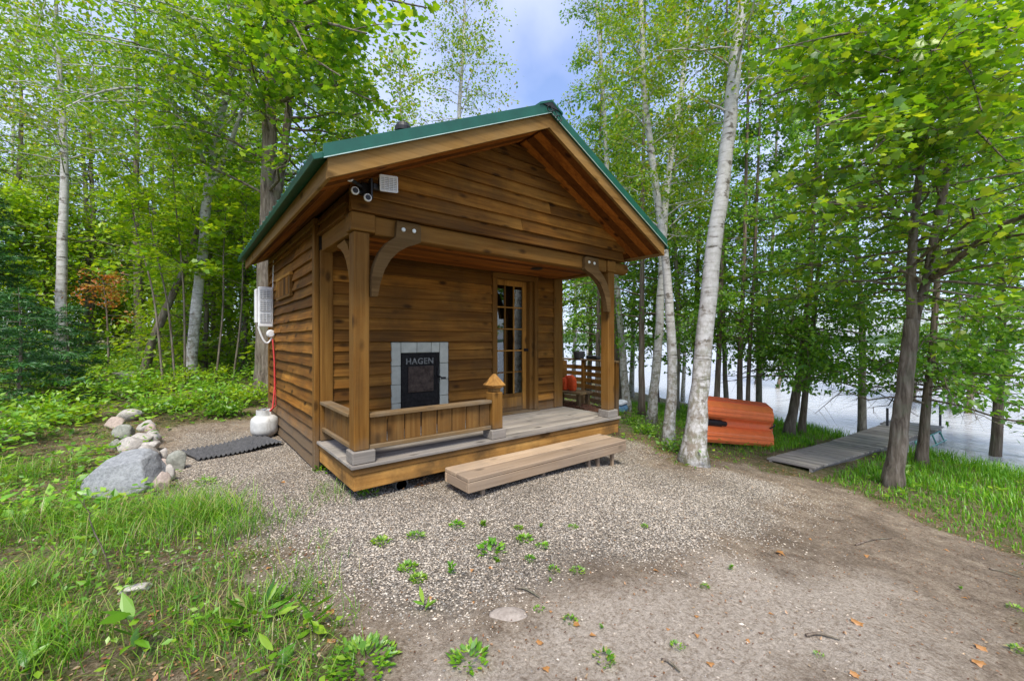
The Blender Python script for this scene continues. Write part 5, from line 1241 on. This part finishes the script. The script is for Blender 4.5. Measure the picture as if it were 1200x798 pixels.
# pebbles lying loose on the gravel
def m_pebble():
    t = NT('pebbles'); c = t.ramp(t.island(), [(0, (0.145, 0.135, 0.119)), (.2, (0.270, 0.249, 0.214)), (.45, (0.404, 0.362, 0.298)), (.7, (0.494, 0.410, 0.308)), (.9, (0.527, 0.464, 0.368)), (1, (0.583, 0.529, 0.437))])
    return t.pbr(c, .85, 0, None, .2)
x, y, r_ = scatter(230000, (1.6, 7.5), (120, 1000), lambda x, y: np.maximum(w_gravel(x, y), .06 * w_bare(x, y)) * (.25 + .75 * clump(x * .7 + 3, y * .8)) * (1 - ((x > .06) & (x < 3.8) & (y > .5) & (y < 4.45))), 45)
n = len(x); s = r_.uniform(.0038, .0092, n) * (1 + .6 * (r_.random(n) > .95)); T = np.array([(1, 0, 0), (-1, 0, 0), (0, 1, 0), (0, -1, 0), (0, 0, .75), (0, 0, -.6)], float)
a = r_.uniform(0, 6.28, n); V = T[None] * (1 + r_.normal(0, .18, (n, 6, 1))); c_, s__ = np.cos(a)[:, None], np.sin(a)[:, None]
V = np.stack([V[..., 0] * c_ - V[..., 1] * s__ * .75, V[..., 0] * s__ + V[..., 1] * c_ * .75, V[..., 2] * .72], -1) * s[:, None, None]
V += np.stack([x, y, ground_z(x, y) + s * .25], -1)[:, None]
F = np.array([(0, 2, 4), (2, 1, 4), (1, 3, 4), (3, 0, 4), (2, 0, 5), (1, 2, 5), (3, 1, 5), (0, 3, 5)])
g = Geo(); g.add(V.reshape(-1, 3), (np.arange(n)[:, None, None] * 6 + F[None]).reshape(-1, 3)); tag(g.build('gravel', m_pebble()), 'loose grey gravel in front of the cabin', 'gravel', kind='stuff')
# dry leaf litter
g = Geo()
x, y, r_ = scatter(60000, (1.3, 8), (-150, 1250), lambda x, y: np.clip(.16 + .45 * (1 - w_bare(x, y)) + .25 * clump(y * 2, x * 2), 0, 1) * (1 - .82 * w_gravel(x, y)) * on_land(x, y) * smooth(7.5, 5.5, lake_s(x, y)), 46)
n = len(x); leaves(g, np.stack([x, y, ground_z(x, y) + .007], -1), r_.normal(0, 1, (n, 3)) * [1, 1, .12], np.array([0, 0, 2]) + r_.normal(0, .35, (n, 3)), r_.uniform(.010, .036, n) * (.6 + .4 * (1 - w_bare(x, y))), 'oval', r_, .3)
n = 500; x = r_.uniform(.15, 3.6, n); y = r_.uniform(.02, .9, n); leaves(g, np.stack([x, y, ground_z(x, y) + .012], -1), r_.normal(0, 1, (n, 3)) * [1, 1, .15], np.array([0, 0, 1.5]) + r_.normal(0, .5, (n, 3)), r_.uniform(.03, .07, n), 'oval', r_, .3)
tag(g.build('leaf_litter', L_dead), 'brown dry leaf litter strewn over the ground', 'leaf litter', kind='stuff')

# ---- single fallen leaves, twigs and weeds
def fleaf(u, v, w, label, group):
    x, y, z, d = ground_hit(u, v); g = Geo(); r_ = np.random.default_rng(int(u * 7 + v)); n = 1; s = .72 * w * d / FPX
    T = np.array(TMPL['maple' if w > 11 else 'birch']); a = r_.uniform(0, 6.28); k = len(T); V = np.stack([(T[:, 0] - .5) * s, T[:, 1] * s, .25 * s * np.abs(T[:, 1]) + .10 * s * np.sin(T[:, 0] * 4) + .004], -1)
    V2 = V - np.array([0, 0, .0012]); i = np.arange(k); g.add(np.vstack([V, V2]), [np.array([i]), np.array([i[::-1] + k]), np.stack([i, i + k, (i + 1) % k + k, (i + 1) % k], -1)])
    o = g.build('fallen_leaf', L_fall, None, False, (x, y, z + .004)); o.rotation_euler = (r_.uniform(-.2, .2), r_.uniform(-.2, .2), a); tag(o, label, 'leaf', group)
for u, v, w in ((575, 667, 8), (553, 670, 9), (504, 702, 11), (645, 718, 8), (555, 707, 7), (675, 734, 12), (633, 755, 12), (695, 746, 11), (783, 739, 9), (769, 670, 9), (640, 787, 13)): fleaf(u, v, w, 'orange fallen leaf on bare earth below the porch step', 'fallen leaves before the step')
for u, v, w in ((1004, 731, 17), (1016, 653, 10), (1002, 792, 13), (1148, 780, 16), (1148, 760, 15), (1131, 702, 8), (877, 753, 9), (817, 724, 11), (833, 781, 12), (817, 747, 11), (904, 721, 8), (1073, 694, 7), (915, 650, 14), (950, 633, 6), (1110, 646, 7)): fleaf(u, v, w, 'tan fallen leaf on the worn sandy earth at right', 'fallen leaves on the sandy earth')
for u, v, w in ((81, 709, 16), (315, 667, 9), (375, 684, 10), (180, 722, 14), (268, 740, 12), (387, 718, 13), (332, 566, 9), (388, 753, 14)): fleaf(u, v, w, 'orange fallen leaf among the grass at left', 'fallen leaves in the grass')
for (u, v, u2, v2, lab) in ((604, 690, 632, 702, 'short brown twig lying below the small weeds'), (945, 747, 985, 752, 'thin curved twig on the sandy earth'), (1160, 668, 1196, 678, 'dark twig lying at the right edge of the earth'), (776, 776, 797, 790, 'dark twig near the bottom middle'), (1003, 640, 1046, 632, 'long dark twig on the brown earth before the bank'), (440, 556, 505, 562, 'long pale stick lying under the deck edge')):
    A, B_ = ground_hit(u, v), ground_hit(u2, v2); g = Geo(); P = spline([np.array(A[:3]) + [0, 0, .012], (np.array(A[:3]) + np.array(B_[:3])) / 2 + [.01, .02, .016], np.array(B_[:3]) + [0, 0, .012]], 8)
    g.tube(P - P[0], np.linspace(.008, .004, 8), 6); o = g.build('fallen_twig', B_cedar, None, True, P[0]); tag(o, lab, 'twig')
def weed(u, v, r, n, seed, label, group=None, tm='oval', h=.5, mat=None, name='weed', size=None, cat='plant'):
    x, y, z, d = ground_hit(u, v); r_ = np.random.default_rng(seed); g = Geo(); R0 = r * d / FPX; t = r_.random(n) ** .6; a = r_.uniform(0, 6.28, n)
    t = t * (.12 if tm == 'lance' else 1)
    C = np.stack([np.cos(a) * t * R0 * .8, np.sin(a) * t * R0 * .8, .01 + h * R0 * (1.1 - t) * r_.random(n)], -1)
    leaves(g, C, np.stack([np.cos(a), np.sin(a), r_.uniform(.1, 1.0, n)], -1), np.array([0, 0, 1.]) + r_.normal(0, .3, (n, 3)), r_.uniform(.25, .5, n) * R0 if size is None else size * d / FPX * r_.uniform(.7, 1.2, n), tm, r_)
    o = g.build(name, mat or L_plant, None, False, (x, y, z)); tag(o, label, cat, group)
for k, (u, v, r) in enumerate(((487, 630, 9), (535, 618, 8), (566, 617, 8), (615, 634, 9), (577, 648, 15), (607, 620, 5), (634, 619, 5), (621, 657, 6), (446, 637, 10), (478, 667, 10), (529, 674, 11), (490, 680, 9), (672, 619, 5), (635, 642, 7), (583, 660, 6), (755, 618, 4))): weed(u, v, r * 1.2, (70, 60, 90)[k % 3], 500 + k, 'small green weed tuft sprouting from the gravel', 'weeds in the gravel', ('oval', 'birch', 'lance', 'birch')[k % 4], (.5, .8, .4)[k % 3], (L_plant, L_bank, L_maple)[k % 3])
for k, (u, v, r) in enumerate(((649, 670, 8), (676, 671, 10), (645, 683, 5), (668, 730, 9), (632, 716, 7), (705, 738, 6), (708, 776, 14), (795, 760, 9), (857, 668, 7), (826, 690, 6), (960, 770, 6), (1126, 692, 5), (1192, 765, 10), (1190, 715, 9))): weed(u, v, r, (50, 46, 60)[k % 3], 540 + k, 'small green weed tuft growing on the bare earth', 'weeds on the bare earth', ('birch', 'oval', 'lance')[k % 3], (.8, .4, .6)[k % 3], (L_grass, L_plant, L_bank)[k % 3])
weed(497, 719, 20, 5, 600, 'few leaved yellow green seedling on bare earth', None, 'lance', .5, L_plant, 'seedling', 17)
weed(366, 738, 26, 11, 601, 'broad leaved green rosette at the edge of the earth', None, 'lance', .9, L_plant, 'rosette', 28)
weed(425, 778, 46, 260, 602, 'bright green clover patch at the bottom edge', None, 'oval', .35, L_plant, 'clover_patch', 9)
weed(550, 775, 26, 90, 603, 'loose green weed patch at the bottom middle', None, 'oval', .4, L_plant, 'weed_patch', 9)
weed(320, 792, 30, 9, 604, 'upright long leaved plant at the bottom edge beside the clover', None, 'lance', .9, L_plant, 'rosette', 28)
weed(155, 770, 34, 12, 605, 'tall lance leaved plant in the foreground grass', None, 'lance', 1.5, L_plant, 'lance_plant', 34)
weed(70, 752, 26, 5, 606, 'three leaved pale green seedling in the left grass', None, 'oval', .6, L_plant, 'seedling', 26)
weed(28, 795, 26, 8, 607, 'pale leafy plant in the bottom left corner', None, 'lance', .9, L_plant, 'rosette', 30)
weed(300, 725, 30, 34, 608, 'yellow green spiky grass tuft in the left foreground', None, 'needle', 1.0, L_grass, 'grass_tuft', 34)
weed(240, 567, 12, 50, 609, 'small leafy weed on the gravel beside the rocks', None, 'oval', .7, L_plant, 'weed')
weed(432, 582, 14, 40, 610, 'bright weed under the left porch corner', None, 'oval', .5, L_plant, 'weed')
weed(378, 553, 12, 50, 611, 'weed growing against the left deck board', None, 'oval', .9, L_plant, 'weed')
x, y, z, d = ground_hit(128, 668)
t = Tree((x, y, z), 700); Q = t.limb(np.zeros(3), (-.25, .1, 1), .62, .006, 0, 8); t.twigs(Q, .12, 10, .002, .35); t.foliage(3, .05, 'oval', .02, 1.0)
t.finish('tall_weed', 'tall thin dark stem with small leaves before the boulder', 'plant', B_cedar, L_plant)
